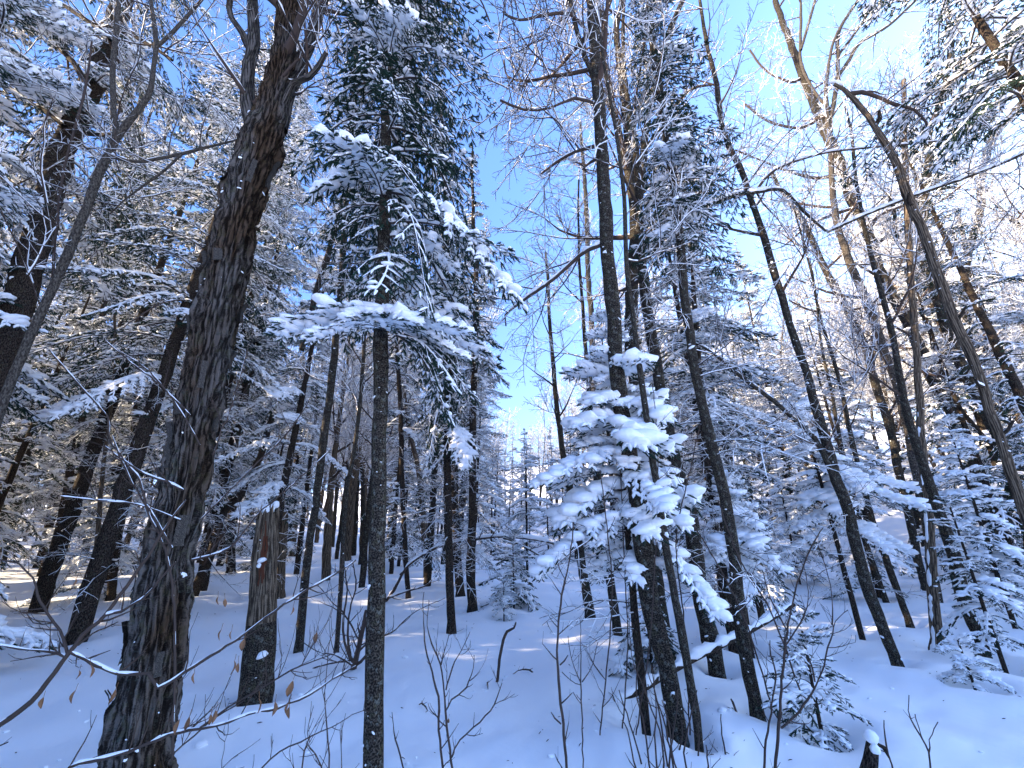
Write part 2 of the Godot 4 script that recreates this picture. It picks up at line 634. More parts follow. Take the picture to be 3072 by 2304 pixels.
func snow_on(p: PackedVector3Array, r: PackedFloat32Array, amount: float, sn: MB, gaps := 0.2) -> void:
	var c := curve(p, r, 0.07)
	var q: PackedVector3Array = c.p
	var s: PackedFloat32Array = c.r
	var sp := PackedVector3Array()
	var sr := PackedFloat32Array()
	var ph := rng.randf() * 50.0
	for k in q.size():
		var t := (q[mini(k + 1, q.size() - 1)] - q[maxi(k - 1, 0)]).normalized()
		var flat := clampf(1.25 - absf(t.y) * 1.15, 0.0, 1.0)
		var nz := 0.75 + 0.9 * mid_noise.get_noise_2d(k * 0.9 + ph, ph)
		var w := (s[k] * 0.85 + amount * 0.55) * flat * clampf(nz, 0.12, 1.3)
		if mid_noise.get_noise_2d(k * 0.5 + ph * 3.0, 7.0) > 0.55 - gaps:
			w *= 0.15
		var up := (Vector3.UP - t * t.y).normalized() if absf(t.y) < 0.98 else Vector3.BACK
		sp.append(q[k] + up * (s[k] * 0.55 + w * 0.25 + amount * 0.3 * flat))
		sr.append(maxf(w, 0.001))
	sr[sr.size() - 1] = 0.001
	sn.tube(sp, sr, 6)

func grow(wd: MB, sn: MB, out: Dictionary, p: Vector3, d: Vector3, l: float, r: float, level: int, spray: String, snow: float, up: float) -> void:
	var pts := PackedVector3Array()
	var rs := PackedFloat32Array()
	var segs := 7 if level == 0 else 5
	var q := p
	var dir := d
	for k in segs + 1:
		pts.append(q)
		rs.append(r * lerpf(1.0, 0.28, float(k) / segs))
		q += dir * (l / segs)
		dir = (dir + Vector3(rng.randf_range(-1, 1), rng.randf_range(-1, 1) + up, rng.randf_range(-1, 1)) * 0.14).normalized()
	wd.tube(pts, rs, 6 if level == 0 else 4)
	if snow > 0.0:
		snow_on(pts, rs, 0.012 * snow, sn)
	var cnt := int(clampf(l * (2.6 if level == 0 else 2.2), 2, 11))
	for k in cnt:
		var t := lerpf(0.22, 0.98, (k + rng.randf()) / cnt)
		var f := t * segs
		var i0 := mini(int(f), segs - 1)
		var a := pts[i0].lerp(pts[i0 + 1], f - i0)
		var dd := (pts[i0 + 1] - pts[i0]).normalized()
		var any := Vector3(rng.randf_range(-1, 1), rng.randf_range(-0.5, 1), rng.randf_range(-1, 1))
		var sd := (any - dd * any.dot(dd)).normalized()
		var nd := (dd * 0.7 + sd * rng.randf_range(0.6, 1.0)).normalized()
		if level == 0 and l > 1.0:
			grow(wd, sn, out, a, nd, l * rng.randf_range(0.3, 0.55) * (1.15 - 0.6 * t), r * 0.5 * (1.1 - 0.6 * t), 1, spray, snow, up)
		else:
			var sc := rng.randf_range(0.55, 1.05)
			put_spray(out, spray, a, nd, sc)
	put_spray(out, spray, pts[segs], (pts[segs] - pts[segs - 1]).normalized(), rng.randf_range(0.7, 1.1))

func put_spray(out: Dictionary, kind: String, p: Vector3, d: Vector3, sc: float) -> void:
	var key := kind + str(rng.randi_range(0, 3))
	if not out.has(key):
		out[key] = []
	out[key].append(Transform3D(frame_for(d, sc, rng.randf_range(-1.0, 1.0)), p))

func emit_sprays(out: Dictionary, parent: Node, called := "twigs") -> void:
	for key in out:
		var kind: String = key.left(-1)
		scatter(called, sprays[kind][int(key.right(1))], out[key], parent)

func at_height(p: PackedVector3Array, r: PackedFloat32Array, h: float) -> Array:
	for k in p.size() - 1:
		if p[k + 1].y >= h:
			var t := clampf((h - p[k].y) / maxf(0.001, p[k + 1].y - p[k].y), 0.0, 1.0)
			return [p[k].lerp(p[k + 1], t), lerpf(r[k], r[k + 1], t), (p[k + 1] - p[k]).normalized()]
	var e := p.size() - 1
	return [p[e], r[e], (p[e] - p[e - 1]).normalized()]

func extend_to(p: PackedVector3Array, r: PackedFloat32Array, top: float) -> void:
	# carry the stem on above the traced part, straightening towards the sky
	var d := (p[p.size() - 1] - p[p.size() - 2]).normalized()
	while p[p.size() - 1].y < top:
		d = (d + Vector3(rng.randf_range(-0.08, 0.08), 0.16, rng.randf_range(-0.08, 0.08))).normalized()
		p.append(p[p.size() - 1] + d * 0.9)
		r.append(maxf(0.012, r[r.size() - 1] * 0.90))

# conifer crown round a stem (points relative to the thing)
func crown(o: Node3D, p: PackedVector3Array, r: PackedFloat32Array, h0: float, reach: float, burden: String, spacing: float, per: int, seed_: int, singly := false, bias := Vector3.ZERO, lift := 0.0) -> void:
	rng.seed = seed_
	var gap := reach > 1.25 and not singly
	var top := p[p.size() - 1].y
	var out := {}
	var h := h0
	var turn := rng.randf() * TAU
	while h < top:
		var f := (h - h0) / maxf(0.1, top - h0)
		var st := at_height(p, r, h)
		for k in per:
			turn += 2.399 + rng.randf_range(-0.35, 0.35)
			if gap and low_noise.get_noise_3d(cos(turn) * 7.0 + seed_ * 3.7, h * 7.0, sin(turn) * 7.0) < -0.06:
				continue
			var hd := Vector3(cos(turn), 0, sin(turn))
			var l := reach * pow(1.0 - f, 0.7) * rng.randf_range(0.45, 1.12) * (0.7 + 0.3 * smoothstep(0.0, 0.12, f))
			if bias != Vector3.ZERO:
				l *= 1.0 + hd.dot(bias)
			l = maxf(l, 0.22)
			var el := lerpf(-0.12, 0.75, pow(f, 1.6)) + rng.randf_range(-0.24, 0.2) + lift
			var d := (hd * cos(el) + Vector3.UP * sin(el)).normalized()
			var size := "small" if l < 0.78 else ("medium" if l < 1.4 else "long")
			var ld := burden
			if ld == "laden":
				size = "small" if l < 0.78 else "medium"
			elif rng.randf() < 0.25:
				ld = ["light", "mid", "heavy"][rng.randi_range(0, 2)]
			var x := rng.randi_range(0, 1)
			var key := ld + "_" + size
			var b: Dictionary = boughs[key][x]
			var base: Vector3 = st[0] + d * st[1] * 0.5 + Vector3(0, rng.randf_range(-0.1, 0.1), 0)
			var tr := Transform3D(frame_for(d, l / b.length, rng.randf_range(-0.2, 0.2)), base)
			if singly:
				var bn := part_mesh("bough", b.needles, o)
				bn.transform = tr
				part_mesh("snow", b.snow, bn)
			else:
				var kk := key + ":" + str(x)
				if not out.has(kk):
					out[kk] = []
				out[kk].append(tr)
		h += spacing * rng.randf_range(0.7, 1.3) * (0.55 + 0.6 * (1.0 - f))
	for kk in out:
		var s: PackedStringArray = kk.split(":")
		scatter("foliage", boughs[s[0]][int(s[1])].both, out[kk], o)

func dead_sticks(o: Node3D, p: PackedVector3Array, r: PackedFloat32Array, h0: float, h1: float, count: int, size: float, kind := "drooping") -> void:
	var out := {}
	for k in count:
		var h := lerpf(h0, h1, (k + rng.randf()) / count)
		var st := at_height(p, r, h)
		var a := rng.randf() * TAU
		var d := Vector3(cos(a), rng.randf_range(-0.25, 0.3), sin(a)).normalized()
		put_spray(out, kind, st[0] + d * st[1] * 0.7, d, size * rng.randf_range(0.5, 1.2))
	emit_sprays(out, o, "dead_twigs")

func limbs(o: Node3D, p: PackedVector3Array, r: PackedFloat32Array, h0: float, count: int, reach: float, spray: String, snow: float, seed_: int, up := 0.55) -> void:
	rng.seed = seed_
	var wd := MB.new()
	var sn := MB.new()
	var out := {}
	var top := p[p.size() - 1].y
	var turn := rng.randf() * TAU
	count = int(count * 1.35)
	for k in count:
		var f := (k + rng.randf() * 0.8) / count
		var h := lerpf(h0, top, f)
		var st := at_height(p, r, h)
		turn += 2.399 + rng.randf_range(-0.5, 0.5)
		var el := rng.randf_range(0.25, 0.95)
		var d := Vector3(cos(turn) * cos(el), sin(el), sin(turn) * cos(el))
		var l := reach * rng.randf_range(0.5, 1.05) * (1.0 - 0.55 * f)
		grow(wd, sn, out, st[0], d, l, clampf(st[1] * rng.randf_range(0.35, 0.55), 0.008, 0.05), 0, spray, snow, up)
	var e := p.size() - 1
	put_spray(out, spray, p[e], (p[e] - p[e - 1]).normalized(), 1.0)
	part("branches", wd, M.twig, o, true)
	part("branch_snow", sn, M.snow, o, true)
	emit_sprays(out, o)

func local(p: PackedVector3Array, base: Vector3) -> PackedVector3Array:
	var q := PackedVector3Array()
	for x in p:
		q.append(x - base)
	return q

# a tree from a pixel trace; returns the thing and its stem in its own axes
func tree(called: String, label: String, category: String, a: Array, material: String, top: float, sides := 10, fleck := 0, fleck_size := 0.02, rough := 0.05) -> Dictionary:
	var t := traced(a)
	var p: PackedVector3Array = t.p
	var r: PackedFloat32Array = t.r
	var base := p[0]
	rng.seed = hash(label)
	if top > 0.0:
		extend_to(p, r, base.y + top)
	var o := thing(called, label, category, base)
	var q := local(p, base)
	# the foot goes on under the snow
	var d := (q[0] - q[1]).normalized()
	q.insert(0, q[0] + d * 0.45)
	r.insert(0, r[0] * 1.08)
	var fl := at_height(q, r, 0.14)
	q.insert(2, fl[0]); r.insert(2, fl[1])
	r[0] *= 1.35; r[1] *= 1.22
	part("trunk", trunk_mesh(q, r, sides, rough), M[material], o)
	wells.append(Vector3(base.x, base.z, clampf(r[0] * 1.3 + 0.10, 0.14, 0.5)))
	if fleck > 0:
		part("snow_flecks", flecks(q, r, fleck, fleck_size, 8.0), M.snow, o, true)
	return {"o": o, "p": q, "r": r, "base": base}

func limb(t: Dictionary, a: Array, material: String, snow: float, called := "limb", twigs := 0, spray := "bare", dz := 0.0) -> void:
	# a limb traced in pixels in the plane of its tree; dz lets it come forward (+) or go back along its length
	var w := traced(a, t.base.z)
	var p := local(w.p, t.base)
	var r: PackedFloat32Array = w.r
	if dz != 0.0:
		var z0: float = t.base.z
		for k in p.size():
			var z: float = z0 + dz * k / (p.size() - 1.0)
			p[k] = on_plane(a[k * 3], a[k * 3 + 1], z) - t.base
	var m := trunk_mesh(p, r, 7, 0.03)
	var b := part(called, m, M[material], t.o)
	if snow > 0.0:
		var sn := MB.new()
		snow_on(p, r, snow, sn)
		part("snow", sn, M.snow, b)
	if twigs > 0:
		var wd := MB.new()
		var s2 := MB.new()
		var out := {}
		for k in int(twigs * 1.7):
			var f := lerpf(0.15, 1.0, minf(1.0, (k + rng.randf()) / (twigs * 1.7))) * (p.size() - 1)
			var i0 := mini(int(f), p.size() - 2)
			var q := p[i0].lerp(p[i0 + 1], f - i0)
			var dd := (p[i0 + 1] - p[i0]).normalized()
			var any := Vector3(rng.randf_range(-1, 1), rng.randf_range(-0.5, 1), rng.randf_range(-1, 1))
			var sd := (any - dd * any.dot(dd)).normalized()
			if rng.randf() < 0.4:
				grow(wd, s2, out, q, (dd * 0.6 + sd).normalized(), rng.randf_range(0.5, 1.3), maxf(0.006, r[i0] * 0.45), 1, spray, 0.7, 0.3)
			else:
				put_spray(out, spray, q, (dd * 0.6 + sd).normalized(), rng.randf_range(0.4, 0.9))
		part("branches", wd, M.twig, t.o, true)
		part("branch_snow", s2, M.snow, t.o, true)
		emit_sprays(out, t.o)

# a clear winter sky: the standard clear-sky luminance (brighter towards the sun and the horizon), blue overhead, paler where it is brighter
func clear_sky(to_sun: Vector3) -> ImageTexture:
	var im := Image.create(256, 128, false, Image.FORMAT_RGBF)
	for y in 128:
		var el := PI * (0.5 - (y + 0.5) / 128.0)
		for x in 256:
			var az := TAU * ((x + 0.5) / 256.0 - 0.5)
			var e := maxf(el, 0.02)
			var d := Vector3(sin(az) * cos(e), sin(e), -cos(az) * cos(e))
			var g := acos(clampf(d.dot(to_sun), -1.0, 1.0))
			var l := (0.91 + 10.0 * exp(-3.0 * g) + 0.45 * cos(g) * cos(g)) * (1.0 - exp(-0.32 / maxf(d.y, 0.03))) / 0.36
			l = SKY_LIGHT * pow(l, 0.8)
			var w := clampf(0.75 * exp(-e * 3.2) + 1.0 * exp(-g * 1.7) - 0.22, 0.0, 1.0)
			var c := Vector3(0.185, 0.385, 0.97).lerp(Vector3(0.68, 0.86, 1.0), w)
			c *= l * 0.34 / (0.2126 * c.x + 0.7152 * c.y + 0.0722 * c.z)
			im.set_pixel(x, y, Color(c.x, c.y, c.z))
	return ImageTexture.create_from_image(im)

# ------------------------------------------------------------------ the scene
func _ready() -> void:
	var cam := Camera3D.new()
	cam.name = "camera"
	cam.fov = rad_to_deg(2.0 * atan(384.0 / FOCAL))
	cam.near = 0.05
	cam.far = 400.0
	cam.position = EYE
	cam.rotation_degrees = Vector3(PITCH, 0, 0)
	add_child(cam)
	cam.current = true
	cam_basis = Basis.from_euler(Vector3(deg_to_rad(PITCH), 0, 0))

	var to_sun := Vector3(-9.0, 3.15, 1.5).normalized()
	var sky := PanoramaSkyMaterial.new()
	sky.panorama = clear_sky(to_sun)
	var env := Environment.new()
	env.background_mode = Environment.BG_SKY
	env.sky = Sky.new()
	env.sky.sky_material = sky
	env.tonemap_mode = Environment.TONE_MAPPER_LINEAR
	env.tonemap_exposure = 3.65
	env.sdfgi_enabled = true
	env.ssao_enabled = true
	env.ssil_enabled = true
	var we := WorldEnvironment.new()
	we.name = "world_environment"
	we.environment = env
	add_child(we)

	var sun := DirectionalLight3D.new()
	sun.name = "sun"
	sun.light_color = Color(1.0, 0.91, 0.78)
	sun.light_energy = 1.6
	sun.light_angular_distance = 0.5
	sun.shadow_enabled = true
	add_child(sun)
	sun.look_at_from_position(to_sun * 10.0, Vector3.ZERO)

	low_noise.seed = 11; low_noise.frequency = 0.13
	mid_noise.seed = 12; mid_noise.frequency = 0.55; mid_noise.fractal_octaves = 2
	fine_noise.seed = 13; fine_noise.frequency = 2.4
	bark_noise.seed = 14; bark_noise.frequency = 1.0; bark_noise.fractal_octaves = 3
	ground_zero = lie(0, 0)
	make_materials()
	make_boughs()
	make_sprays()

	near_trees_left()
	near_trees_right()
	conifers()
	young_firs()
	backdrop()
	saplings()
	deadwood()
	build_ground()

func build_ground() -> void:
	var mb := MB.new()
	var rings := 210
	var segs := 520
	var near_wells := wells.duplicate()
	rng.seed = 55
	var pits := []
	for k in 90:
		var a := rng.randf_range(-0.9, 0.9)
		var d := rng.randf_range(3.2, 11.0)
		pits.append(Vector4(d * sin(a), -d * cos(a), rng.randf_range(0.05, 0.13), rng.randf_range(0.015, 0.05)))
	for k in rings + 1:
		var rad := 0.5 * pow(260.0, float(k) / rings)
		for j in segs + 1:
			var a := TAU * (j % segs) / segs
			var x := rad * sin(a)
			var z := -rad * cos(a)
			var h := ground(x, z) if rad < 30.0 else lie(x, z)
			if rad < 12.0 and z < 0.0:
				for q in pits:
					var px: float = x - q.x
					var pz: float = z - q.y
					var pd: float = (px * px + pz * pz) / (q.z * q.z)
					if pd < 6.0:
						h -= q.w * (exp(-pd) - 0.25 * exp(-pd * 0.35))
			if rad < 25.0:
				h += 0.012 * fine_noise.get_noise_2d(x, z)
				h += 0.05 * smoothstep(2.5, 3.6, x) * (1.0 - smoothstep(9.0, 12.0, rad)) * maxf(0.0, fine_noise.get_noise_2d(x * 0.9 + 40.0, z * 0.9) - 0.1)
			mb.v.append(Vector3(x, h, z))
			mb.n.append(Vector3.UP)
			mb.uv.append(Vector2(x, z))
			mb.c.append(Color.WHITE)
	for k in rings:
		for j in segs:
			var a0 := k * (segs + 1) + j
			var a1 := a0 + segs + 1
			mb.i.append(a0); mb.i.append(a1); mb.i.append(a1 + 1)
			mb.i.append(a0); mb.i.append(a1 + 1); mb.i.append(a0 + 1)
	mb.smooth(segs)
	var c := mb.v.size()
	mb.v.append(Vector3(0, lie(0, 0), 0)); mb.n.append(Vector3.UP); mb.uv.append(Vector2.ZERO); mb.c.append(Color.WHITE)
	for j in segs:
		mb.i.append(c); mb.i.append(j); mb.i.append(j + 1)
	wells = near_wells
	var g := part("snow_ground", mb, M.ground, self)
	g.set_meta("kind", "structure")

# ------------------------------------------------------------------ traced trees
func near_trees_left() -> void:
	# the ragged forked maple
	var a := [130, 806, 72, 136, 768, 71, 153, 666, 62, 164, 589, 54, 180, 512, 51, 198, 410, 48, 213, 333, 48, 230, 256, 43, 247, 185, 43, 263, 139, 42, 273, 103, 31, 282, 64, 23, 286, 30, 22, 292, -15, 21]
	var t := traced(a)
	var p: PackedVector3Array = t.p
	var r: PackedFloat32Array = t.r
	var base := p[0]
	rng.seed = 5
	extend_to(p, r, 13.0)
	var o := thing("maple_tree", "massive forked maple with shaggy furrowed bark leaning right in the left foreground", "tree", base)
	var q := local(p, base)
	q.insert(0, Vector3(-0.03, -0.5, 0)); r.insert(0, r[0] * 1.15)
	part("trunk", shaggy(q, r, 150, 0.026), M.shaggy, o)
	wells.append(Vector3(base.x, base.z, 0.5))
	var tt := {"o": o, "p": q, "r": r, "base": base}
	part("snow_flecks", flecks(q, r, 150, 0.016, 6.0), M.snow, o, true)
	for l in [[[257, 150, 17, 250, 118, 16, 248, 100, 15, 248, 77, 13, 253, 46, 13, 252, 0, 11, 250, -60, 9], 0.0], [[278, 128, 20, 290, 92, 15, 300, 66, 14, 310, 40, 12, 322, 0, 12, 330, -50, 10], -0.35], [[250, 46, 7, 243, 34, 7, 231, 17, 6, 229, 8, 6, 232, -10, 5], 0.1], [[282, 108, 9, 294, 84, 7, 310, 76, 6, 318, 66, 5, 326, 52, 4], 0.3]]:
		limb(tt, l[0], "shaggy", 0.0, "limb", 3, "bare", l[1])
	limbs(o, q, r, 6.0, 8, 2.6, "bare", 0.8, 61)
	# loose bark plates that curl off the trunk
	rng.seed = 9
	for k in 26:
		var st := at_height(q, r, rng.randf_range(0.3, 5.2))
		var ang := rng.randf_range(-0.4, 3.5)
		var d := Vector3(cos(ang), 0, sin(ang))
		var pl := MB.new()
		var tl: Vector3 = st[2]
		var sd := d.cross(tl).normalized()
		var b0: Vector3 = st[0] + d * (st[1] * 1.0)
		var ln := rng.randf_range(0.09, 0.24)
		var wd := rng.randf_range(0.015, 0.04)
		var pts := []
		for j in 5:
			var f := j / 4.0
			pts.append(b0 + tl * (ln * (f - 0.5)) + d * (0.012 + 0.035 * pow(absf(f - 0.35) * 1.5, 2.0)))
		for j in 4:
			var n0: Vector3 = d
			pl.tri(pts[j] - sd * wd, pts[j + 1] + sd * wd * 0.8, pts[j + 1] - sd * wd * 0.8, n0, Color.WHITE)
			pl.tri(pts[j] - sd * wd, pts[j] + sd * wd, pts[j + 1] + sd * wd * 0.8, n0, Color.WHITE)
			pl.tri(pts[j] - sd * wd - d * 0.012, pts[j + 1] - sd * wd * 0.8 - d * 0.012, pts[j + 1] + sd * wd * 0.8 - d * 0.012, -n0, Color.WHITE)
			pl.tri(pts[j] - sd * wd - d * 0.012, pts[j + 1] + sd * wd * 0.8 - d * 0.012, pts[j] + sd * wd - d * 0.012, -n0, Color.WHITE)
		part("bark_plate", pl, M.shaggy, o)

	# the dark spruce at the far left
	var s1 := tree("spruce_tree", "thick dark spruce trunk with scaly bark and snowy bare limbs at the left edge", "tree", [-112, 700, 50, -60, 560, 44, -15, 410, 38, 8, 333, 36, 25, 271, 34, 34, 256, 33, 52, 185, 29, 66, 139, 26, 96, 77, 24, 119, 10, 20], "conifer", 15.0, 14, 260, 0.022)
	for l in [[[-15, 70, 3, 0, 72, 4, 25, 78, 5, 50, 84, 5, 80, 92, 6], 0.012], [[12, 0, 4, 30, 10, 5, 48, 30, 6, 60, 48, 6, 76, 66, 7, 90, 92, 7], 0.02], [[14, 95, 4, 30, 103, 5, 47, 112, 6, 64, 126, 6], 0.018], [[0, 172, 4, 14, 184, 5, 30, 200, 6, 40, 207, 6], 0.02], [[85, 133, 6, 100, 135, 5, 118, 134, 4], 0.012], [[55, 0, 4, 80, 16, 5, 104, 32, 6, 112, 40, 6], 0.015], [[124, 28, 6, 138, 38, 5, 155, 48, 4, 172, 60, 3], 0.014]]:
		limb(s1, l[0], "conifer", l[1], "limb", 4, "white", 0.35)
	crown(s1.o, s1.p, s1.r, 7.2, 2.2, "light", 0.36, 4, 71, false, Vector3(0, 0, -0.6), -0.2)

	# slim smooth beech that forks
	var b := tree("beech_tree", "slender smooth grey beech forking into two dark stems beside the left spruce", "tree", [-100, 760, 15, -60, 600, 14, -20, 470, 13, 6, 395, 12, 23, 356, 12, 39, 318, 11, 54, 287, 11, 66, 256, 11, 86, 208, 10, 99, 173, 10, 111, 151, 9, 117, 136, 8, 115, 122, 7, 113, 108, 6, 113, 62, 6, 119, 0, 5], "smooth", 9.0, 10, 0)
	limb(b, [116, 138, 8, 128, 122, 8, 148, 96, 6, 154, 65, 5, 156, 39, 5, 151, 0, 4, 149, -20, 4], "smooth", 0.0, "limb", 3)
	limb(b, [156, 48, 4, 174, 31, 4, 200, 2, 3, 212, -14, 2], "smooth", 0.006, "limb", 4)
	limb(b, [112, 156, 6, 128, 161, 5, 142, 162, 4, 185, 153, 4, 212, 146, 3, 237, 140, 2], "smooth", 0.008, "limb", 3, "bare", -0.3)
	limb(b, [183, 153, 3, 165, 170, 3, 146, 184, 3, 123, 201, 2, 110, 214, 2], "smooth", 0.006, "limb", 4, "bare", -0.3)
	limb(b, [34, 330, 5, 42, 306, 4, 52, 283, 4, 55, 240, 3, 64, 170, 3, 85, 90, 3, 92, 40, 2], "twig", 0.004, "limb", 5, "bare", -0.2)

	var m3 := tree("maple_tree", "slanting mossy maple trunk between the left spruce and the shaggy maple", "tree", [-4, 566, 18, 11, 512, 18, 23, 480, 18, 39, 441, 17, 52, 410, 16, 65, 379, 14, 74, 352, 13, 83, 321, 12, 93, 287, 12, 105, 259, 11, 117, 207, 10, 125, 185, 10, 131, 154, 9, 139, 117, 8, 146, 80, 7], "scaly", 13.0, 12, 60, 0.02)
	limbs(m3.o, m3.p, m3.r, 4.0, 11, 2.6, "white", 0.8, 62)

	# dark trunk leaning behind the maple
	var d5 := tree("dead_tree", "dark leaning dead trunk with shelf fungus behind the shaggy maple", "dead tree", [192, 597, 11, 213, 550, 10, 224, 512, 9, 238, 500, 9, 247, 480, 8, 261, 457, 7, 268, 430, 7, 275, 407, 5], "conifer", 0.0, 9, 16, 0.03)
	limb(d5, [240, 512, 4, 228, 527, 3, 214, 548, 3, 203, 566, 2], "twig", 0.02, "limb", 3, "white", 0.3)

	# the column of trunks at left
	var col := [
		["spruce_tree", "dark spruce trunk rising from open snow near the left edge", [48, 591, 12, 57, 545, 12, 65, 503, 10, 72, 464, 9, 80, 426, 8, 95, 350, 7, 110, 280, 6], 16.0, 3.6, 1.9],
		["spruce_tree", "thinner spruce close behind the dark left trunk on open snow", [62, 572, 9, 70, 520, 8, 80, 460, 7, 90, 400, 6, 104, 320, 5], 14.0, 3.6, 1.7],
		["spruce_tree", "far left spruce standing at the upper edge of the clearing", [42, 552, 8, 51, 512, 8, 60, 460, 7, 66, 420, 6], 17.0, 2.6, 2.2],
		["spruce_tree", "broad spruce in a pair left of the shaggy maple, rust-brown low bark", [105, 583, 14, 113, 530, 14, 117, 500, 13, 117, 426, 11, 119, 380, 10, 124, 300, 8, 130, 220, 6], 19.0, 3.8, 2.6],
		["spruce_tree", "straight grey spruce beside the shaggy maple at its left", [110, 599, 10, 117, 545, 10, 122, 500, 9, 133, 457, 8, 136, 410, 8, 140, 349, 7, 146, 256, 6], 15.0, 3.8, 1.9],
		["spruce_tree", "short-boled dark spruce just right of the shaggy maple", [230, 574, 10, 233, 512, 9, 231, 487, 8, 235, 420, 7, 240, 330, 6], 17.0, 3.0, 2.5]]
	for k in col.size():
		var e: Array = col[k]
		var c := tree(e[0], e[1], "tree", e[2], "conifer", e[3], 10, 26, 0.03)
		dead_sticks(c.o, c.p, c.r, 0.7, e[4] + 1.0, 26, 1.3)
		crown(c.o, c.p, c.r, e[4], e[5], "mid", 0.34, 4, 800 + k)
	var g := tree("sapling", "leaning sapling post with peeling yellow bark left of the shaggy maple", "sapling", [90, 611, 7, 95, 570, 7, 97, 545, 6, 99, 520, 6, 103, 470, 5, 112, 400, 4], "dead", 7.0, 8, 10, 0.02)
	dead_sticks(g.o, g.p, g.r, 1.0, 5.0, 18, 0.9)

	var h7 := tree("maple_tree", "slender dark maple with snow-speckled bark right of the broken stump", "tree", [298, 651, 9, 303, 605, 9, 310, 540, 8, 316, 503, 8, 324, 441, 8, 332, 379, 8, 336, 333, 7, 341, 290, 7, 347, 185, 6, 354, 120, 5, 356, 40, 4], "scaly", 15.0, 10, 80, 0.02)
	limb(h7, [301, 350, 6, 305, 340, 6, 317, 290, 6, 332, 240, 5, 345, 190, 5, 352, 140, 4], "scaly", 0.0, "limb", 3)
	limbs(h7.o, h7.p, h7.r, 5.0, 9, 2.6, "white", 0.7, 63)
	var bg := [["slim bare tree left of the central trunk, its top twigs against pale sky", [336, 652, 5, 341, 590, 5, 346, 500, 5, 356, 440, 4, 362, 380, 4, 366, 300, 3]],
		["grey dead trunk behind the broken stump, lit on its left", [292, 556, 8, 296, 490, 8, 300, 420, 7, 303, 370, 6]],
		["pair of pale trunks, left one, behind the central trunk", [347, 560, 7, 352, 500, 8, 358, 440, 9, 364, 380, 8, 369, 346, 7]],
		["pair of pale trunks, right one, behind the central trunk", [362, 556, 6, 364, 500, 6, 367, 440, 7, 371, 390, 7, 374, 344, 6]]]
	for k in bg.size():
		var u := tree("bare_tree", bg[k][0], "tree", bg[k][1], "dead" if k != 0 else "scaly", 12.0, 8, 24, 0.03)
		limbs(u.o, u.p, u.r, 3.0, 12, 2.2, "white", 0.8, 640 + k)

func shaggy(p: PackedVector3Array, r: PackedFloat32Array, sides: int, depth: float) -> MB:
	# trunk with bark furrowed in real relief
	var c := curve(p, r, 0.022)
	var q: PackedVector3Array = c.p
	var s: PackedFloat32Array = c.r
	var mb := MB.new()
	var keep := PackedVector3Array()
	var kr := PackedFloat32Array()
	for k in q.size():
		if q[k].y < 6.5 or k % 6 == 0:
			keep.append(q[k]); kr.append(s[k] * (1.0 + 0.07 * bark_noise.get_noise_2d(q[k].y * 1.5, 3.0)))
	mb.tube(keep, kr, sides)
	var f := FastNoiseLite.new()
	f.seed = 77
	f.frequency = 1.0
	f.noise_type = FastNoiseLite.TYPE_CELLULAR
	f.cellular_return_type = FastNoiseLite.RETURN_DISTANCE2_SUB
	f.fractal_octaves = 1
	f.fractal_type = FastNoiseLite.FRACTAL_NONE
	for k in mb.v.size():
		var row := k / (sides + 1)
		var ang := TAU * (k % (sides + 1) % sides) / sides
		var rr := kr[row]
		var y := keep[row].y
		var wob := bark_noise.get_noise_2d(y * 2.2, ang * 3.0) * 0.10
		var x := cos(ang + wob) * rr
		var z := sin(ang + wob) * rr
		var crack := f.get_noise_3d(x * 19.0, y * 2.6, z * 19.0) + 1.0
		var small := bark_noise.get_noise_3d(x * 55.0, y * 22.0, z * 55.0)
		var fold := bark_noise.get_noise_3d(x * 9.0, y * 1.3, z * 9.0)
		var lump := bark_noise.get_noise_3d(x * 5.0, y * 2.0 + 9.0, z * 5.0)
		mb.v[k] += mb.n[k] * (depth * (smoothstep(0.02, 0.35, crack) - 1.0 + small * 0.5 + fold * 1.1) + lump * 0.05 * rr / 0.2)
	mb.smooth(sides)
	# browner and mossier bark in patches, more of it higher up
	for k in mb.v.size():
		var v := mb.v[k]
		var g := clampf(bark_noise.get_noise_3d(v.x * 3.0, v.y * 0.9, v.z * 3.0 + 20.0) * 1.6 + 0.18 * v.y - 0.05, 0.0, 1.0)
		mb.c[k] = Color(1, 1, 1).lerp(Color(0.62, 0.46, 0.33), g)
	return mb

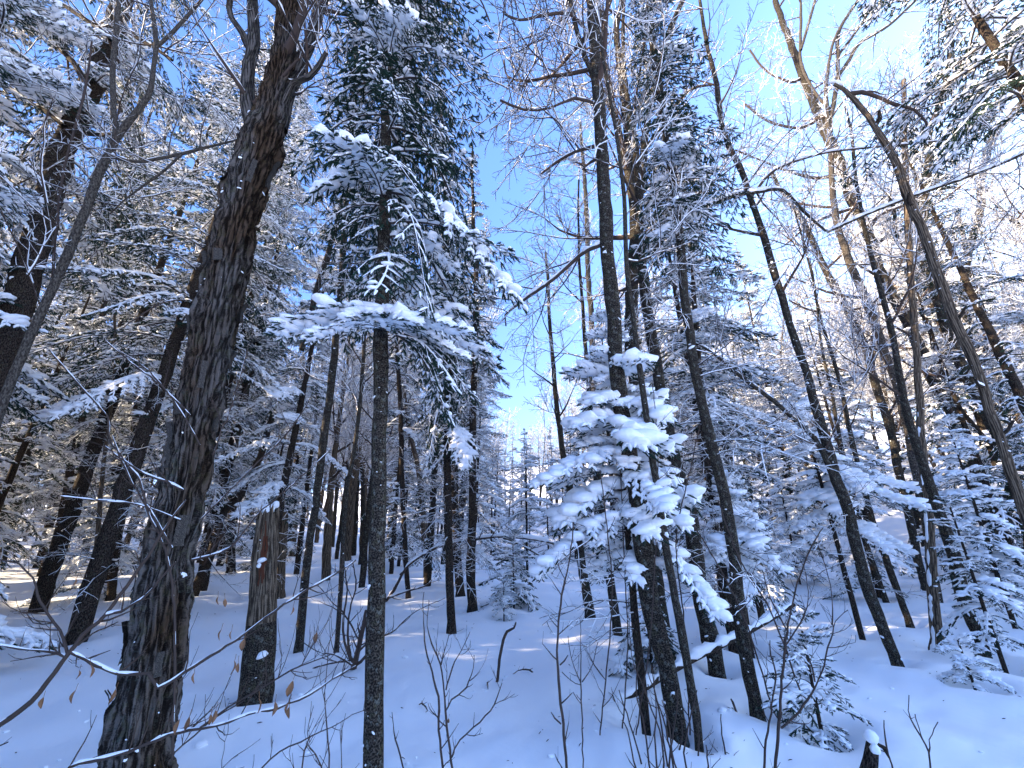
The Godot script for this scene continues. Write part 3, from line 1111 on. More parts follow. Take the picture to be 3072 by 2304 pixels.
func near_trees_right() -> void:
	var t := tree("maple_tree", "tall straight dark maple right of centre, sunlit patch on its left edge", "tree", [678, 740, 19, 667, 666, 19, 657, 625, 20, 649, 589, 20, 639, 512, 19, 631, 457, 18, 622, 410, 16, 616, 349, 15, 611, 287, 15, 607, 256, 14, 604, 185, 13, 600, 123, 12, 595, 62, 11, 591, 0, 9], "scaly", 15.0, 14, 200, 0.014, 0.06)
	limb(t, [594, 78, 6, 588, 65, 5, 579, 40, 5, 570, 0, 4, 566, -20, 4], "scaly", 0.0, "limb", 4)
	limb(t, [597, 48, 6, 599, 31, 5, 610, 0, 4, 618, -30, 4], "scaly", 0.0, "limb", 3)
	limb(t, [606, 243, 5, 588, 250, 4, 579, 256, 4, 554, 279, 4, 534, 293, 4, 520, 303, 3, 505, 315, 2, 506, 326, 2], "twig", 0.03, "limb", 7, "drooping", -0.8)
	limb(t, [588, 70, 4, 570, 74, 4, 550, 76, 3, 528, 81, 3, 508, 77, 2, 504, 60, 2], "twig", 0.004, "limb", 9, "bare", -0.6)
	limb(t, [586, 30, 3, 570, 14, 3, 545, 15, 3, 520, 20, 2, 505, 14, 2], "twig", 0.003, "limb", 9, "bare", 0.5)
	limb(t, [595, 146, 4, 575, 152, 3, 556, 163, 3, 540, 175, 2], "twig", 0.008, "limb", 7, "white", -0.5)
	limb(t, [599, 105, 3, 575, 98, 3, 550, 108, 2, 525, 110, 2, 500, 100, 2], "twig", 0.004, "limb", 8, "bare", 0.4)
	limbs(t.o, t.p, t.r, 6.0, 8, 2.6, "bare", 0.6, 65)

	var u := tree("maple_tree", "gnarled companion stem rising from snow against the right maple's foot", "tree", [700, 757, 8, 696, 715, 9, 690, 680, 9, 684, 640, 9, 676, 600, 8, 668, 560, 8, 659, 500, 7, 650, 440, 7], "scaly", 8.0, 10, 50, 0.014)
	limbs(u.o, u.p, u.r, 4.0, 6, 1.5, "white", 0.8, 66)

	var s := tree("maple_tree", "maple splitting into three slender sunlit stems right of the straight maple", "tree", [668, 660, 14, 660, 600, 14, 648, 512, 14, 640, 420, 13, 632, 360, 13, 630, 318, 12, 633, 271, 13, 636, 231, 13, 632, 193, 10, 624, 154, 8, 613, 108, 7, 604, 62, 6, 602, 31, 5, 598, 0, 5], "scaly", 13.0, 12, 60, 0.02)
	limb(s, [635, 215, 9, 636, 185, 8, 628, 139, 7, 621, 77, 7, 617, 31, 6, 622, 0, 5, 626, -40, 5], "scaly", 0.0, "limb", 5)
	limb(s, [637, 210, 9, 641, 185, 8, 648, 116, 7, 659, 69, 7, 670, 31, 6, 683, 0, 5, 692, -20, 4], "scaly", 0.004, "limb", 5)
	limb(s, [633, 280, 5, 650, 255, 4, 671, 231, 4, 690, 215, 4, 713, 204, 4, 737, 195, 4, 760, 192, 3, 783, 190, 3, 803, 211, 3, 826, 231, 2], "scaly", 0.06, "limb", 12, "white", 1.0)
	limb(s, [645, 150, 4, 665, 120, 4, 690, 90, 3, 712, 85, 2], "twig", 0.005, "limb", 6)
	limbs(s.o, s.p, s.r, 5.5, 9, 2.6, "bare", 0.7, 67)

	var e := tree("maple_tree", "dark upright maple behind the snowy fallen log, snow mound at its foot", "tree", [717, 674, 15, 711, 640, 20, 703, 605, 16, 696, 560, 17, 690, 512, 15, 675, 460, 13, 662, 395, 12, 651, 333, 12, 644, 287, 11, 640, 240, 9, 638, 180, 7], "scaly", 13.0, 12, 80, 0.02)
	limbs(e.o, e.p, e.r, 4.5, 8, 2.4, "white", 0.8, 68)
	var f := tree("spruce_tree", "dark slim spruce second in the row behind the fallen log", "tree", [735, 649, 12, 727, 605, 11, 721, 558, 11, 715, 512, 10, 706, 440, 8, 700, 380, 7, 694, 300, 5], "conifer", 10.0, 10, 40, 0.02)
	dead_sticks(f.o, f.p, f.r, 0.7, 4.0, 40, 1.3)
	dead_sticks(e.o, e.p, e.r, 1.5, 4.5, 26, 1.2)
	crown(f.o, f.p, f.r, 3.2, 1.4, "mid", 0.34, 4, 821)

	var n := tree("bare_tree", "tall thin dark tree standing before far lit crowns at the sky gap", "tree", [600, 560, 8, 598, 510, 7, 597, 470, 7, 594, 403, 7, 593, 349, 6, 588, 271, 5, 587, 220, 5, 585, 185, 4, 580, 123, 3], "scaly", 16.0, 9, 50, 0.03)
	limbs(n.o, n.p, n.r, 4.5, 12, 2.2, "white", 0.8, 69)
	var k := tree("bare_tree", "short dark snow-speckled trunk right of the open snow lane", "tree", [590, 617, 10, 584, 574, 9, 576, 527, 8, 573, 503, 8, 568, 480, 7, 562, 445, 6, 556, 400, 5, 552, 350, 4], "scaly", 8.0, 10, 70, 0.022)
	limbs(k.o, k.p, k.r, 3.2, 7, 1.6, "white", 0.8, 70)
	var k2 := tree("bare_tree", "mossy trunk with a snow-loaded crook just left of the straight maple", "tree", [617, 632, 9, 612, 590, 9, 606, 550, 8, 603, 520, 7, 598, 470, 6], "scaly", 9.0, 10, 40, 0.025)
	limbs(k2.o, k2.p, k2.r, 3.0, 8, 1.6, "white", 1.0, 72)

	# the long curved conifer and the leaning hardwoods on the right
	var c := tree("maple_tree", "long bowed slender tree arching from the right snowbank up to the sky", "tree", [899, 668, 12, 883, 628, 13, 866, 581, 13, 855, 543, 13, 849, 512, 13, 837, 480, 12, 826, 440, 11, 806, 372, 9, 789, 322, 8, 774, 271, 8, 760, 224, 7, 751, 201, 6, 741, 170, 6, 729, 147, 6, 720, 116, 5, 717, 85, 5, 708, 50, 4, 700, 0, 3], "scaly", 12.0, 12, 120, 0.022, 0.06)
	limb(c, [842, 495, 7, 834, 478, 7, 824, 455, 6, 815, 438, 6, 795, 420, 5, 775, 402, 5, 745, 380, 4, 715, 355, 3, 700, 345, 2], "scaly", 0.02, "limb", 12, "drooping", 0.4)
	limb(c, [752, 196, 3, 775, 170, 3, 821, 154, 2, 868, 148, 2, 945, 140, 2, 991, 126, 2], "twig", 0.045, "limb", 12, "white", 0.4)
	limb(c, [828, 232, 3, 868, 214, 3, 914, 196, 3, 976, 174, 3, 1024, 154, 3, 1060, 136, 3], "scaly", 0.05, "limb", 10, "white", 0.9)
	limbs(c.o, c.p, c.r, 5.0, 8, 1.8, "bare", 0.7, 73)
	dead_sticks(c.o, c.p, c.r, 1.6, 4.0, 16, 0.8)

	var list := [
		["spindly dark tree in the right snowbank beside the bowed tree", "maple_tree", [886, 601, 6, 872, 560, 6, 860, 527, 5, 850, 480, 5, 838, 430, 4], 8.0, "scaly", 5, 1.4, 40],
		["thin straight dark tree between the bowed tree and the pale dead pole", "maple_tree", [911, 628, 8, 889, 566, 8, 876, 532, 7, 862, 480, 6, 850, 430, 5], 9.0, "scaly", 6, 1.5, 50],
		["big leaning maple on the right reaching the top edge with frosted forks", "maple_tree", [1000, 592, 16, 992, 540, 16, 976, 487, 15, 967, 449, 14, 954, 418, 14, 937, 387, 14, 923, 356, 14, 911, 330, 13, 899, 307, 13, 883, 279, 12, 865, 224, 12, 851, 197, 11, 842, 170, 11, 832, 147, 10, 825, 131, 10, 814, 105, 9, 803, 77, 8, 794, 51, 7, 785, 28, 6, 775, 0, 5], 16.0, "scaly", 10, 2.6, 160],
		["leaning grey maple with a kinked stem, second left of the big right maple", "maple_tree", [938, 602, 10, 925, 520, 10, 912, 450, 10, 899, 395, 9, 888, 361, 9, 877, 330, 9, 868, 302, 9, 857, 279, 9, 847, 254, 8, 835, 216, 7, 832, 170, 6, 829, 139, 5], 14.0, "smooth", 9, 2.6, 90],
		["dark leaning maple nearest left of the grey kinked maple", "maple_tree", [926, 592, 9, 905, 500, 9, 890, 430, 9, 876, 387, 9, 868, 356, 9, 859, 333, 8, 851, 318, 8, 839, 295, 8, 828, 275, 8, 818, 253, 7, 803, 221, 6, 791, 204, 5, 781, 190, 4], 13.0, "scaly", 9, 2.6, 90],
		["dark stem close behind the tan barkless trunk, forked above in sunlight", "maple_tree", [1045, 600, 15, 1010, 470, 14, 984, 410, 13, 971, 387, 13, 960, 361, 13, 948, 333, 12, 936, 295, 12, 925, 260, 11, 922, 232, 11, 926, 185, 10, 930, 154, 9, 928, 134, 8, 943, 93, 7, 951, 42, 6, 945, 0, 5], 14.0, "scaly", 9, 2.4, 120],
		["dark maple curving up and right behind the tan barkless trunk", "maple_tree", [1000, 560, 11, 985, 450, 10, 970, 350, 10, 966, 310, 9, 963, 295, 9, 968, 256, 9, 979, 216, 9, 982, 177, 9, 991, 142, 9, 1011, 116, 8, 1024, 100, 8, 1050, 70, 6], 13.0, "scaly", 9, 2.6, 60],
		["thin grey tree at the right edge in front of sunlit hillside spruces", "maple_tree", [1035, 540, 8, 1014, 441, 8, 996, 379, 7, 984, 325, 7, 973, 287, 6, 962, 230, 5], 14.0, "smooth", 8, 2.2, 40],
		["stout dark trunk leaning between snow-capped boughs low on the right", "maple_tree", [985, 658, 14, 979, 635, 14, 968, 612, 15, 959, 574, 16, 947, 535, 14, 935, 500, 12, 920, 455, 10], 9.0, "scaly", 6, 1.6, 90]]
	for x in list.size():
		var q: Array = list[x]
		var w := tree(q[1], q[0], "tree", q[2], q[4], q[3], 11, q[7], 0.024, 0.06)
		limbs(w.o, w.p, w.r, 4.0 if q[3] > 10 else 3.0, q[5], q[6], "bare" if x % 2 == 0 else "white", 0.8, 850 + x)
		if x == 3:
			for l in [[829, 139, 6, 831, 115, 5, 837, 85, 5, 838, 55, 4, 839, 31, 4, 858, 0, 3, 866, -14, 3], [837, 78, 4, 848, 62, 4, 860, 43, 4, 888, 26, 3, 916, 0, 3, 925, -10, 2], [829, 128, 4, 826, 90, 4, 831, 51, 3, 838, 31, 3], [830, 110, 4, 815, 92, 3, 801, 62, 3, 801, 18, 3, 800, -10, 2], [801, 50, 3, 811, 15, 3, 818, -10, 2], [838, 55, 3, 850, 40, 3, 872, 8, 2, 880, -10, 2]]:
				limb(w, l, "smooth", 0.008, "limb", 6, "bare", rng.randf_range(-0.5, 0.5))
		if x == 2:
			for l in [[868, 232, 5, 880, 215, 4, 905, 205, 4, 930, 190, 3, 960, 188, 2], [842, 172, 5, 820, 178, 4, 790, 172, 3, 760, 160, 2, 735, 150, 2], [856, 208, 4, 835, 214, 4, 810, 225, 3, 785, 245, 2], [820, 118, 4, 800, 128, 3, 770, 122, 3, 745, 104, 2], [803, 77, 3, 790, 82, 3, 765, 70, 2, 750, 50, 2]]:
				limb(w, l, "twig", 0.02, "limb", 7, "white", rng.randf_range(-0.6, 0.6))
		if x == 5:
			limb(w, [936, 112, 5, 948, 88, 5, 960, 65, 5, 976, 39, 4, 999, 0, 4, 1012, -25, 3], "smooth", 0.004, "limb", 6, "white", 0.2)

	var d := tree("dead_tree", "pale dead pole snapped off at the top with snow caked down its left side", "dead tree", [938, 651, 15, 934, 605, 12, 931, 558, 11, 928, 512, 10, 924, 470, 10, 921, 425, 9, 917, 364, 8, 914, 325, 8, 911, 271, 7, 908, 231, 7, 905, 140, 6, 904, 80, 5], "dead", 0.0, 11, 60, 0.02)
	var sn := MB.new()
	var cc := curve(d.p, d.r, 0.06)
	var sp := PackedVector3Array()
	var sr := PackedFloat32Array()
	for x in cc.p.size():
		if cc.p[x].y > 3.6:
			break
		sp.append(cc.p[x] + Vector3(-cc.r[x] * 0.85, 0, cc.r[x] * 0.25))
		sr.append(maxf(0.002, cc.r[x] * (0.32 + 0.5 * mid_noise.get_noise_2d(x * 0.35, 4.0))))
	sn.tube(sp, sr, 6)
	part("snow", sn, M.snow, d.o)
	limbs(d.o, d.p, d.r, 4.0, 5, 1.0, "bare", 0.4, 74)

	var z := tree("dead_tree", "tan barkless trunk with a bent broken snow-capped top on the right", "dead tree", [1078, 706, 16, 1050, 590, 15, 1024, 512, 14, 1011, 472, 13, 999, 433, 13, 990, 410, 12, 981, 379, 12, 968, 349, 12, 954, 318, 12, 942, 287, 12, 930, 253, 11, 920, 224, 10, 906, 193, 10, 896, 162, 8, 882, 139, 7, 868, 116, 6, 852, 97, 5, 843, 89, 4, 834, 84, 3], "dead", 0.0, 14, 90, 0.016, 0.14)
	limb(z, [850, 94, 6, 862, 92, 5, 880, 98, 4, 894, 104, 4, 915, 110, 3, 930, 128, 2], "twig", 0.012, "limb", 6, "drooping", 0.3)
	var ridge := MB.new()
	snow_on(z.p.slice(z.p.size() - 9), z.r.slice(z.r.size() - 9), 0.03, ridge, 0.25)
	part("snow", ridge, M.snow, z.o)
	for l in [[956, 322, 5, 962, 314, 4, 966, 306, 2], [914, 208, 5, 908, 200, 4, 909, 192, 3], [875, 126, 6, 880, 118, 5, 879, 110, 3], [985, 388, 6, 978, 384, 4, 975, 378, 3], [1000, 436, 6, 1008, 430, 5, 1014, 420, 3]]:
		limb(z, l, "conifer", 0.012, "broken_stub", 0, "bare", 0.15)
	var cap := MB.new()
	var tip: Vector3 = z.p[z.p.size() - 1]
	cap.pillow(tip + Vector3(0.06, 0.02, 0), 0.11, 0.03, 0.045, Basis(Vector3.BACK, -0.35), rng)
	cap.pillow(tip + Vector3(-0.05, 0.03, 0.02), 0.06, 0.03, 0.04, Basis(Vector3.BACK, 0.3), rng)
	part("snow_cap", cap, M.snow, z.o)

	var y := tree("dead_tree", "thin black dead pole leaning against the tan barkless trunk", "dead tree", [1060, 590, 8, 1022, 487, 7, 1004, 458, 7, 985, 438, 6, 965, 415, 6, 950, 392, 6, 936, 356, 6, 930, 328, 6, 923, 315, 5, 910, 287, 5, 903, 254, 4, 896, 231, 4, 894, 208, 4, 889, 194, 3], "conifer", 0.0, 9, 30, 0.02)
	limb(y, [905, 330, 4, 912, 320, 3, 900, 300, 3, 882, 304, 3, 850, 310, 3, 820, 312, 3, 800, 306, 2, 789, 300, 2], "twig", 0.012, "limb", 8, "white", 0.2)

func conifers() -> void:
	# central spruce
	var a := tree("spruce_tree", "tall central spruce with straight dark lichen-spotted trunk in the foreground", "tree", [371, 800, 22, 372, 768, 21, 376, 666, 19, 377, 589, 18, 378, 512, 16, 381, 410, 15, 382, 349, 15, 382, 318, 14, 384, 256, 13, 385, 185, 12, 386, 139, 10, 387, 70, 10, 388, 0, 9], "scaly", 11.5, 16, 230, 0.014, 0.04)
	crown(a.o, a.p, a.r, 3.9, 1.75, "light", 0.16, 3, 91, true, Vector3(0.3, 0, -0.35), -0.12)
	dead_sticks(a.o, a.p, a.r, 2.9, 3.9, 9, 0.7)
	# the heavy bough that hangs in front of the trunk
	for q in [[388, 326, 0.22, Vector3(-1, 0.16, 0.10), "laden_medium", 0.8, 0.1], [386, 330, 0.26, Vector3(-0.8, 0.0, 0.3), "laden_medium", 0.55, 0.0], [376, 322, 0.26, Vector3(1, 0.14, 0.15), "laden_medium", 0.74, -0.1], [380, 326, 0.2, Vector3(1, 0.02, -0.15), "laden_medium", 0.7, 0.1], [382, 326, 0.26, Vector3(0.7, 0.05, 0.6), "laden_small", 0.85, 0.0], [384, 324, 0.2, Vector3(0.15, 0.05, 1), "laden_small", 0.7, 0.0], [380, 324, 0.2, Vector3(-0.4, 0.0, 1), "laden_small", 0.7, 0.0], [396, 336, 0.14, Vector3(0.9, -0.3, 0.2), "light_medium", 0.7, 0.0], [396, 334, 0.1, Vector3(0.75, -0.45, -0.3), "light_medium", 0.8, 0.0], [404, 334, 0.12, Vector3(0.9, -0.2, -0.4), "light_medium", 0.75, 0.0]]:
		var p = on_plane(q[0], q[1], a.base.z + q[2]) - a.base
		var b: Dictionary = boughs[q[4]][0]
		var bn := part_mesh("bough", b.needles, a.o)
		bn.transform = Transform3D(frame_for(q[3], q[5], q[6]), p)
		part_mesh("snow", b.snow, bn)

	var list := [
		["spruce with dark hanging boughs just right of the central spruce", [451, 631, 9, 450, 570, 8, 448, 503, 8, 448, 379, 7, 447, 318, 6, 446, 256, 6], 12.5, 3.4, 1.6, "light", 0.22, 3, -0.7, 30],
		["rust-barked spruce crowded against the hanging-bough spruce", [460, 596, 9, 457, 540, 8, 455, 500, 8, 456, 440, 6], 10.5, 3.5, 1.6, "mid", 0.4, 3, 0.0, 20],
		["spruce with snow-flecked foot and bare drooping twigs at the lane's left", [472, 611, 10, 471, 560, 9, 473, 503, 8, 473, 410, 7, 475, 349, 6, 476, 279, 5], 11.5, 4.6, 1.3, "mid", 0.32, 3, -0.2, 70],
		["thin spruce pole right of the central trunk at mid distance", [408, 597, 5, 405, 540, 5, 403, 503, 5, 401, 426, 5, 398, 364, 4], 12.0, 3.6, 1.5, "mid", 0.36, 3, -0.1, 30],
		["tall snow-filled spruce whose crown tops the right-centre sky edge", [758, 719, 14, 745, 651, 14, 738, 589, 14, 731, 535, 13, 721, 480, 12, 709, 433, 11, 700, 390, 10, 692, 350, 10, 685, 300, 9, 682, 270, 9, 676, 200, 8, 667, 139, 8, 662, 108, 8, 655, 62, 7, 648, 0, 6], 11.0, 5.0, 1.0, "light", 0.2, 3, 0.0, 44]]
	for k in list.size():
		var q: Array = list[k]
		var c := tree("spruce_tree", q[0], "tree", q[1], "conifer" if k != 4 else "scaly", q[2], 10, 60, 0.02)
		dead_sticks(c.o, c.p, c.r, 0.8, q[3] + 1.2, q[9], 1.0)
		crown(c.o, c.p, c.r, q[3], q[4], q[5], q[6], q[7], 880 + k, false, Vector3(0.2, 0, 0) if k == 4 else Vector3.ZERO, q[8])

	# spruces whose trunks are lost among the boughs: foot on the snow (x, z), height, lowest bough, reach
	var deep := [
		["tall spruce veiled in snow behind the slanting mossy maple", -6.4, -6.8, 16.0, 4.2, 2.3, "mid"],
		["bushy spruce filling the gap left of the shaggy maple", -6.0, -7.9, 15.0, 3.8, 2.1, "mid"],
		["spruce with a pointed snowy crown between the shaggy maple's fork and the left sky", -8.0, -11.5, 16.5, 2.6, 2.5, "mid"],
		["snow-draped spruce immediately behind the shaggy maple's right side", -5.1, -9.2, 10.5, 2.2, 1.9, "heavy"],
		["wide spruce at the far left behind the dark scaly trunk", -9.4, -9.0, 17.0, 4.0, 2.8, "mid"],
		["spruce overhanging the top right corner with sunlit boughs", 6.6, -3.6, 13.0, 6.4, 2.1, "mid"],
		["snow-laden spruce under the sky gap left of the lane", -1.1, -12.5, 6.6, 0.9, 1.15, "heavy"],
		["rounded snow-laden spruce closing the end of the lane", 0.6, -17.5, 5.4, 0.5, 1.6, "heavy"],
		["dense spruce standing behind the row of trunks at the fallen log", 4.6, -8.4, 7.0, 0.9, 1.8, "mid"],
		["broad snowy spruce whose top meets the three-stemmed maple, right of it", 3.35, -6.9, 9.8, 2.2, 1.75, "mid"],
		["sunlit tall spruce on the slope behind the tan barkless trunk", 15.0, -12.5, 15.0, 1.5, 2.6, "heavy"]]
	for k in deep.size():
		var q: Array = deep[k]
		stand("spruce_tree", q[0], q[1], q[2], q[3], q[4], q[5], q[6], 900 + k)

func stand(called: String, label: String, x: float, z: float, height: float, low: float, reach: float, burden: String, seed_: int, spacing := 0.36, per := 4, singly := false, lift := 0.0) -> Node3D:
	rng.seed = seed_
	var base := Vector3(x, lie(x, z), z)
	var o := thing(called, label, "tree", base)
	var p := PackedVector3Array()
	var r := PackedFloat32Array()
	var lean := Vector3(rng.randf_range(-0.03, 0.03), 0, rng.randf_range(-0.03, 0.03))
	for k in 9:
		var f := k / 8.0
		p.append(Vector3(0, height * f - (0.4 if k == 0 else 0.0), 0) + lean * height * f)
		r.append(lerpf(height * 0.0085 + 0.01, 0.008, f))
	part("trunk", trunk_mesh(p, r, 8, 0.03), M.conifer, o)
	crown(o, p, r, low, reach, burden, spacing, per, seed_, singly, Vector3.ZERO, lift)
	if low > 1.0:
		dead_sticks(o, p, r, 0.6, low + 0.6, int(low * 8.0), 1.0)
	wells.append(Vector3(x, z, 0.3))
	return o

func young_firs() -> void:
	var list := [
		["snow-smothered young fir wrapped round the straight right maple", [646, 728], 3.75, 1.35, 1.2, 0.2, 4],
		["young fir bowed under snow pads low on the right, beside the bowed tree", [862, 636], 4.3, 1.5, 1.5, 0.25, 4],
		["young snow-padded fir between the bowed tree and the log's raised end", [800, 585], 3.6, 0.4, 1.4, 0.26, 4],
		["small fir holding a smooth snow cap over the propped log", [752, 655], 2.2, 1.0, 0.8, 0.18, 4],
		["snow-padded fir in the hollow behind the pale dead pole", [948, 578], 4.4, 0.5, 1.6, 0.28, 4],
		["half-buried dark fir tucked at the left foot of the right maple", [652, 668], 0.85, 0.08, 0.62, 0.13, 5],
		["larger snowy fir of the pair sitting beside the lane", [514, 607], 1.5, 0.12, 0.85, 0.14, 5],
		["smaller snowy fir in front of the pair beside the lane", [504, 618], 0.62, 0.05, 0.32, 0.1, 4],
		["small fir with splayed snow-lined branches alone in the right foreground", [822, 735], 0.72, 0.08, 0.56, 0.09, 4],
		["low snow-covered fir tip poking from the right snowbank", [975, 688], 0.42, 0.05, 0.42, 0.11, 4],
		["thin snowy fir at the right edge of the snowbank", [1006, 672], 2.0, 0.45, 0.62, 0.16, 4],
		["snow-loaded fir at the right edge behind the stout leaning trunk", [1015, 628], 3.4, 0.7, 1.05, 0.22, 4]]
	for k in list.size():
		var q: Array = list[k]
		var b := hit(q[1][0], q[1][1])
		var burden := "heavy"
		if k in [0, 1, 3, 4]:
			burden = "laden"
		if k == 5:
			burden = "light"
		if k == 10 or k == 6 or k == 8:
			burden = "mid"
		stand("fir_tree", q[0], b.x, b.z, q[2], q[3], q[4], burden, 940 + k, q[5], q[6], q[2] < 4.0, 0.05 if q[2] > 1.6 else 0.12)

# ------------------------------------------------------------------ the forest behind
func backdrop() -> void:
	var proto := []
	rng.seed = 4
	for k in 6:
		proto.append(stand("spruce_tree", "", 0, -30 - k, [9.0, 12.0, 15.0, 17.0, 7.0, 13.0][k], [0.5, 1.0, 1.6, 2.4, 0.3, 1.0][k], [1.6, 1.8, 2.0, 2.1, 1.4, 1.5][k], ["mid", "heavy", "mid", "mid", "heavy", "light"][k], 1000 + k, 0.42, 5))
		wells.pop_back()
	for k in 6:
		rng.seed = 1100 + k
		var o := thing("bare_tree", "", "tree", Vector3(0, 0, -36 - k))
		var p := PackedVector3Array()
		var r := PackedFloat32Array()
		var hgt: float = [12.0, 14.0, 16.0, 13.0, 15.0, 10.0][k]
		var q := Vector3(0, -0.5, 0)
		var d := Vector3(rng.randf_range(-0.1, 0.1), 1, rng.randf_range(-0.1, 0.1)).normalized()
		while q.y < hgt:
			p.append(q)
			r.append(lerpf(0.11 + 0.02 * (k % 3), 0.014, clampf(q.y / hgt, 0.0, 1.0)))
			q += d * 0.8
			d = (d + Vector3(rng.randf_range(-0.09, 0.09), 0.05, rng.randf_range(-0.09, 0.09))).normalized()
		part("trunk", trunk_mesh(p, r, 8, 0.03), M["scaly" if k % 2 == 0 else "dead"], o)
		limbs(o, p, r, hgt * 0.3, 15, 3.2, "white", 1.2, 1120 + k, 0.8)
		proto.append(o)
	proto.append(stand("spruce_tree", "", 0, -60, 10.5, 0.4, 2.9, "heavy", 1200, 0.34, 6))
	wells.pop_back()
	var used := {}
	rng.seed = 77
	var zones := [["left", "behind the shaggy maple and the left trunks"], ["middle", "beyond the end of the snow lane"], ["right", "on the rising ground behind the right-hand trunks"]]
	var placed := []
	var made := 0
	var tries := 0
	while made < 400 and tries < 16000:
		tries += 1
		var deg := rng.randf_range(-62.0, 62.0)
		var dist := sqrt(rng.randf()) * 58.0
		var a := deg_to_rad(deg)
		var x := dist * sin(a)
		var z := -dist * cos(a)
		var zone := 0 if deg < -7.0 else (1 if deg < 10.0 else 2)
		var nearest: float = [12.0, 21.0, 12.5][zone]
		if dist < nearest:
			continue
		# an open lane up to the sky gap
		if deg > -3.0 and deg < 8.0 and dist < 25.0:
			continue
		var ok := true
		for w in placed:
			if Vector2(x - w.x, z - w.y).length() < (1.4 if dist < 30.0 else 1.7):
				ok = false
				break
		if not ok:
			continue
		placed.append(Vector2(x, z))
		var conifer_share: float = [0.66, 0.6, 0.55][zone]
		if deg > -27.0 and deg < -17.0:
			conifer_share = 0.12
		var kind := 0
		if rng.randf() < conifer_share:
			kind = rng.randi_range(0, 5)
			if zone == 1:
				kind = [0, 4, 4, 0, 4, 4][kind]
			elif zone == 2 and dist < 26.0:
				kind = [0, 4, 0, 4, 4, 5][kind]
			elif zone == 0 and dist < 22.0:
				kind = [0, 4, 2, 4, 4, 5][kind]
		else:
			kind = 6 + rng.randi_range(0, 5)
		if deg > -4.0 and deg < 9.0 and dist < 42.0:
			kind = 4
		plant(proto, used, kind, x, z, zone, zones)
		made += 1
	# the wood goes on past the left edge; its shade lies on the clearing
	for k in 24:
		var sx := -7.5 - 3.4 * (k % 2) - rng.randf() * 1.2
		plant(proto, used, 12, sx, -5.2 + k * 0.36 - 0.1 * sx + rng.randf_range(-0.3, 0.3), 3, zones)
	var more := 0
	while more < 36:
		var deg := rng.randf_range(-118.0, -63.0)
		var dist := 4.5 + sqrt(rng.randf()) * 26.0
		var a := deg_to_rad(deg)
		var x := dist * sin(a)
		var z := -dist * cos(a)
		plant(proto, used, [12, 12, 1, 12, 1, 12][rng.randi_range(0, 5)], x, z, 3, zones)
		more += 1
	name_crowd()

func plant(proto: Array, used: Dictionary, kind: int, x: float, z: float, zone: int, zones: Array) -> void:
	var src: Node3D = proto[kind]
	var o := src
	if used.has(kind):
		o = src.duplicate()
		give_name(o, "spruce_tree" if kind < 6 or kind == 12 else "bare_tree", self)
	used[kind] = true
	o.position = Vector3(x, lie(x, z), z)
	o.rotation = Vector3(rng.randf_range(-0.03, 0.03), rng.randf() * TAU, rng.randf_range(-0.03, 0.03))
	o.scale = Vector3.ONE * rng.randf_range(0.85, 1.18)
	o.set_meta("category", "tree")
	if zone == 3:
		o.set_meta("label", ("spruce" if kind < 6 or kind == 12 else "bare hardwood") + " beyond the left edge, known only by the shade it casts")
		o.set_meta("group", "trees beyond the left edge")
		return
	o.set_meta("group", "background %s, %s" % ["spruces" if kind < 6 or kind == 12 else "hardwoods", zones[zone][0]])
	var q := o.position + Vector3(0, 2.5, 0) - EYE
	var px := 512.0 + FOCAL * q.x / q.dot(-cam_basis.z)
	var spans := [[20, "at the left edge beyond the scaly spruce trunk"], [110, "left of the slanting mossy maple"], [200, "seen just left of the shaggy maple"], [262, "above the red-hearted stump"], [318, "by the slender dark maple"], [378, "left of the central spruce trunk"], [442, "between central spruce and hanging-bough spruce"], [500, "left of the snow lane's end"], [556, "at the snow lane's end"], [608, "left of the straight right maple"], [672, "behind the straight right maple"], [735, "behind the row of log trunks"], [800, "above the propped log's raised end"], [862, "behind the bowed tree"], [915, "left of the pale dead pole"], [965, "right of the pale dead pole"], [2000, "at the right edge beyond the tan trunk"]]
	for w in spans:
		if px < w[0]:
			var look: String = ["mid-sized spruce", "bushy spruce", "tall spruce", "very tall spruce", "low snow-heaped spruce", "slim spruce", "bare dark-stemmed tree", "bare grey tree", "tall bare dark tree", "bare pale-stemmed tree", "tall bare pale tree", "small bare tree"][kind]
			var key: String = look + " " + w[1]
			if not crowd.has(key):
				crowd[key] = []
			crowd[key].append([Vector2(x, z).length(), o])
			break

func name_crowd() -> void:
	var nth := ["nearest", "second nearest", "third nearest", "fourth nearest", "fifth nearest", "sixth nearest", "seventh nearest", "eighth nearest", "ninth nearest", "tenth nearest", "eleventh nearest", "twelfth nearest", "thirteenth nearest", "fourteenth nearest", "fifteenth nearest", "sixteenth nearest", "seventeenth nearest", "eighteenth nearest"]
	for key in crowd:
		var a: Array = crowd[key]
		a.sort_custom(func(u, w): return u[0] < w[0])
		for k in a.size():
			a[k][1].set_meta("label", "frosted background " + key if a.size() == 1 else nth[mini(k, 17)] + " " + key)

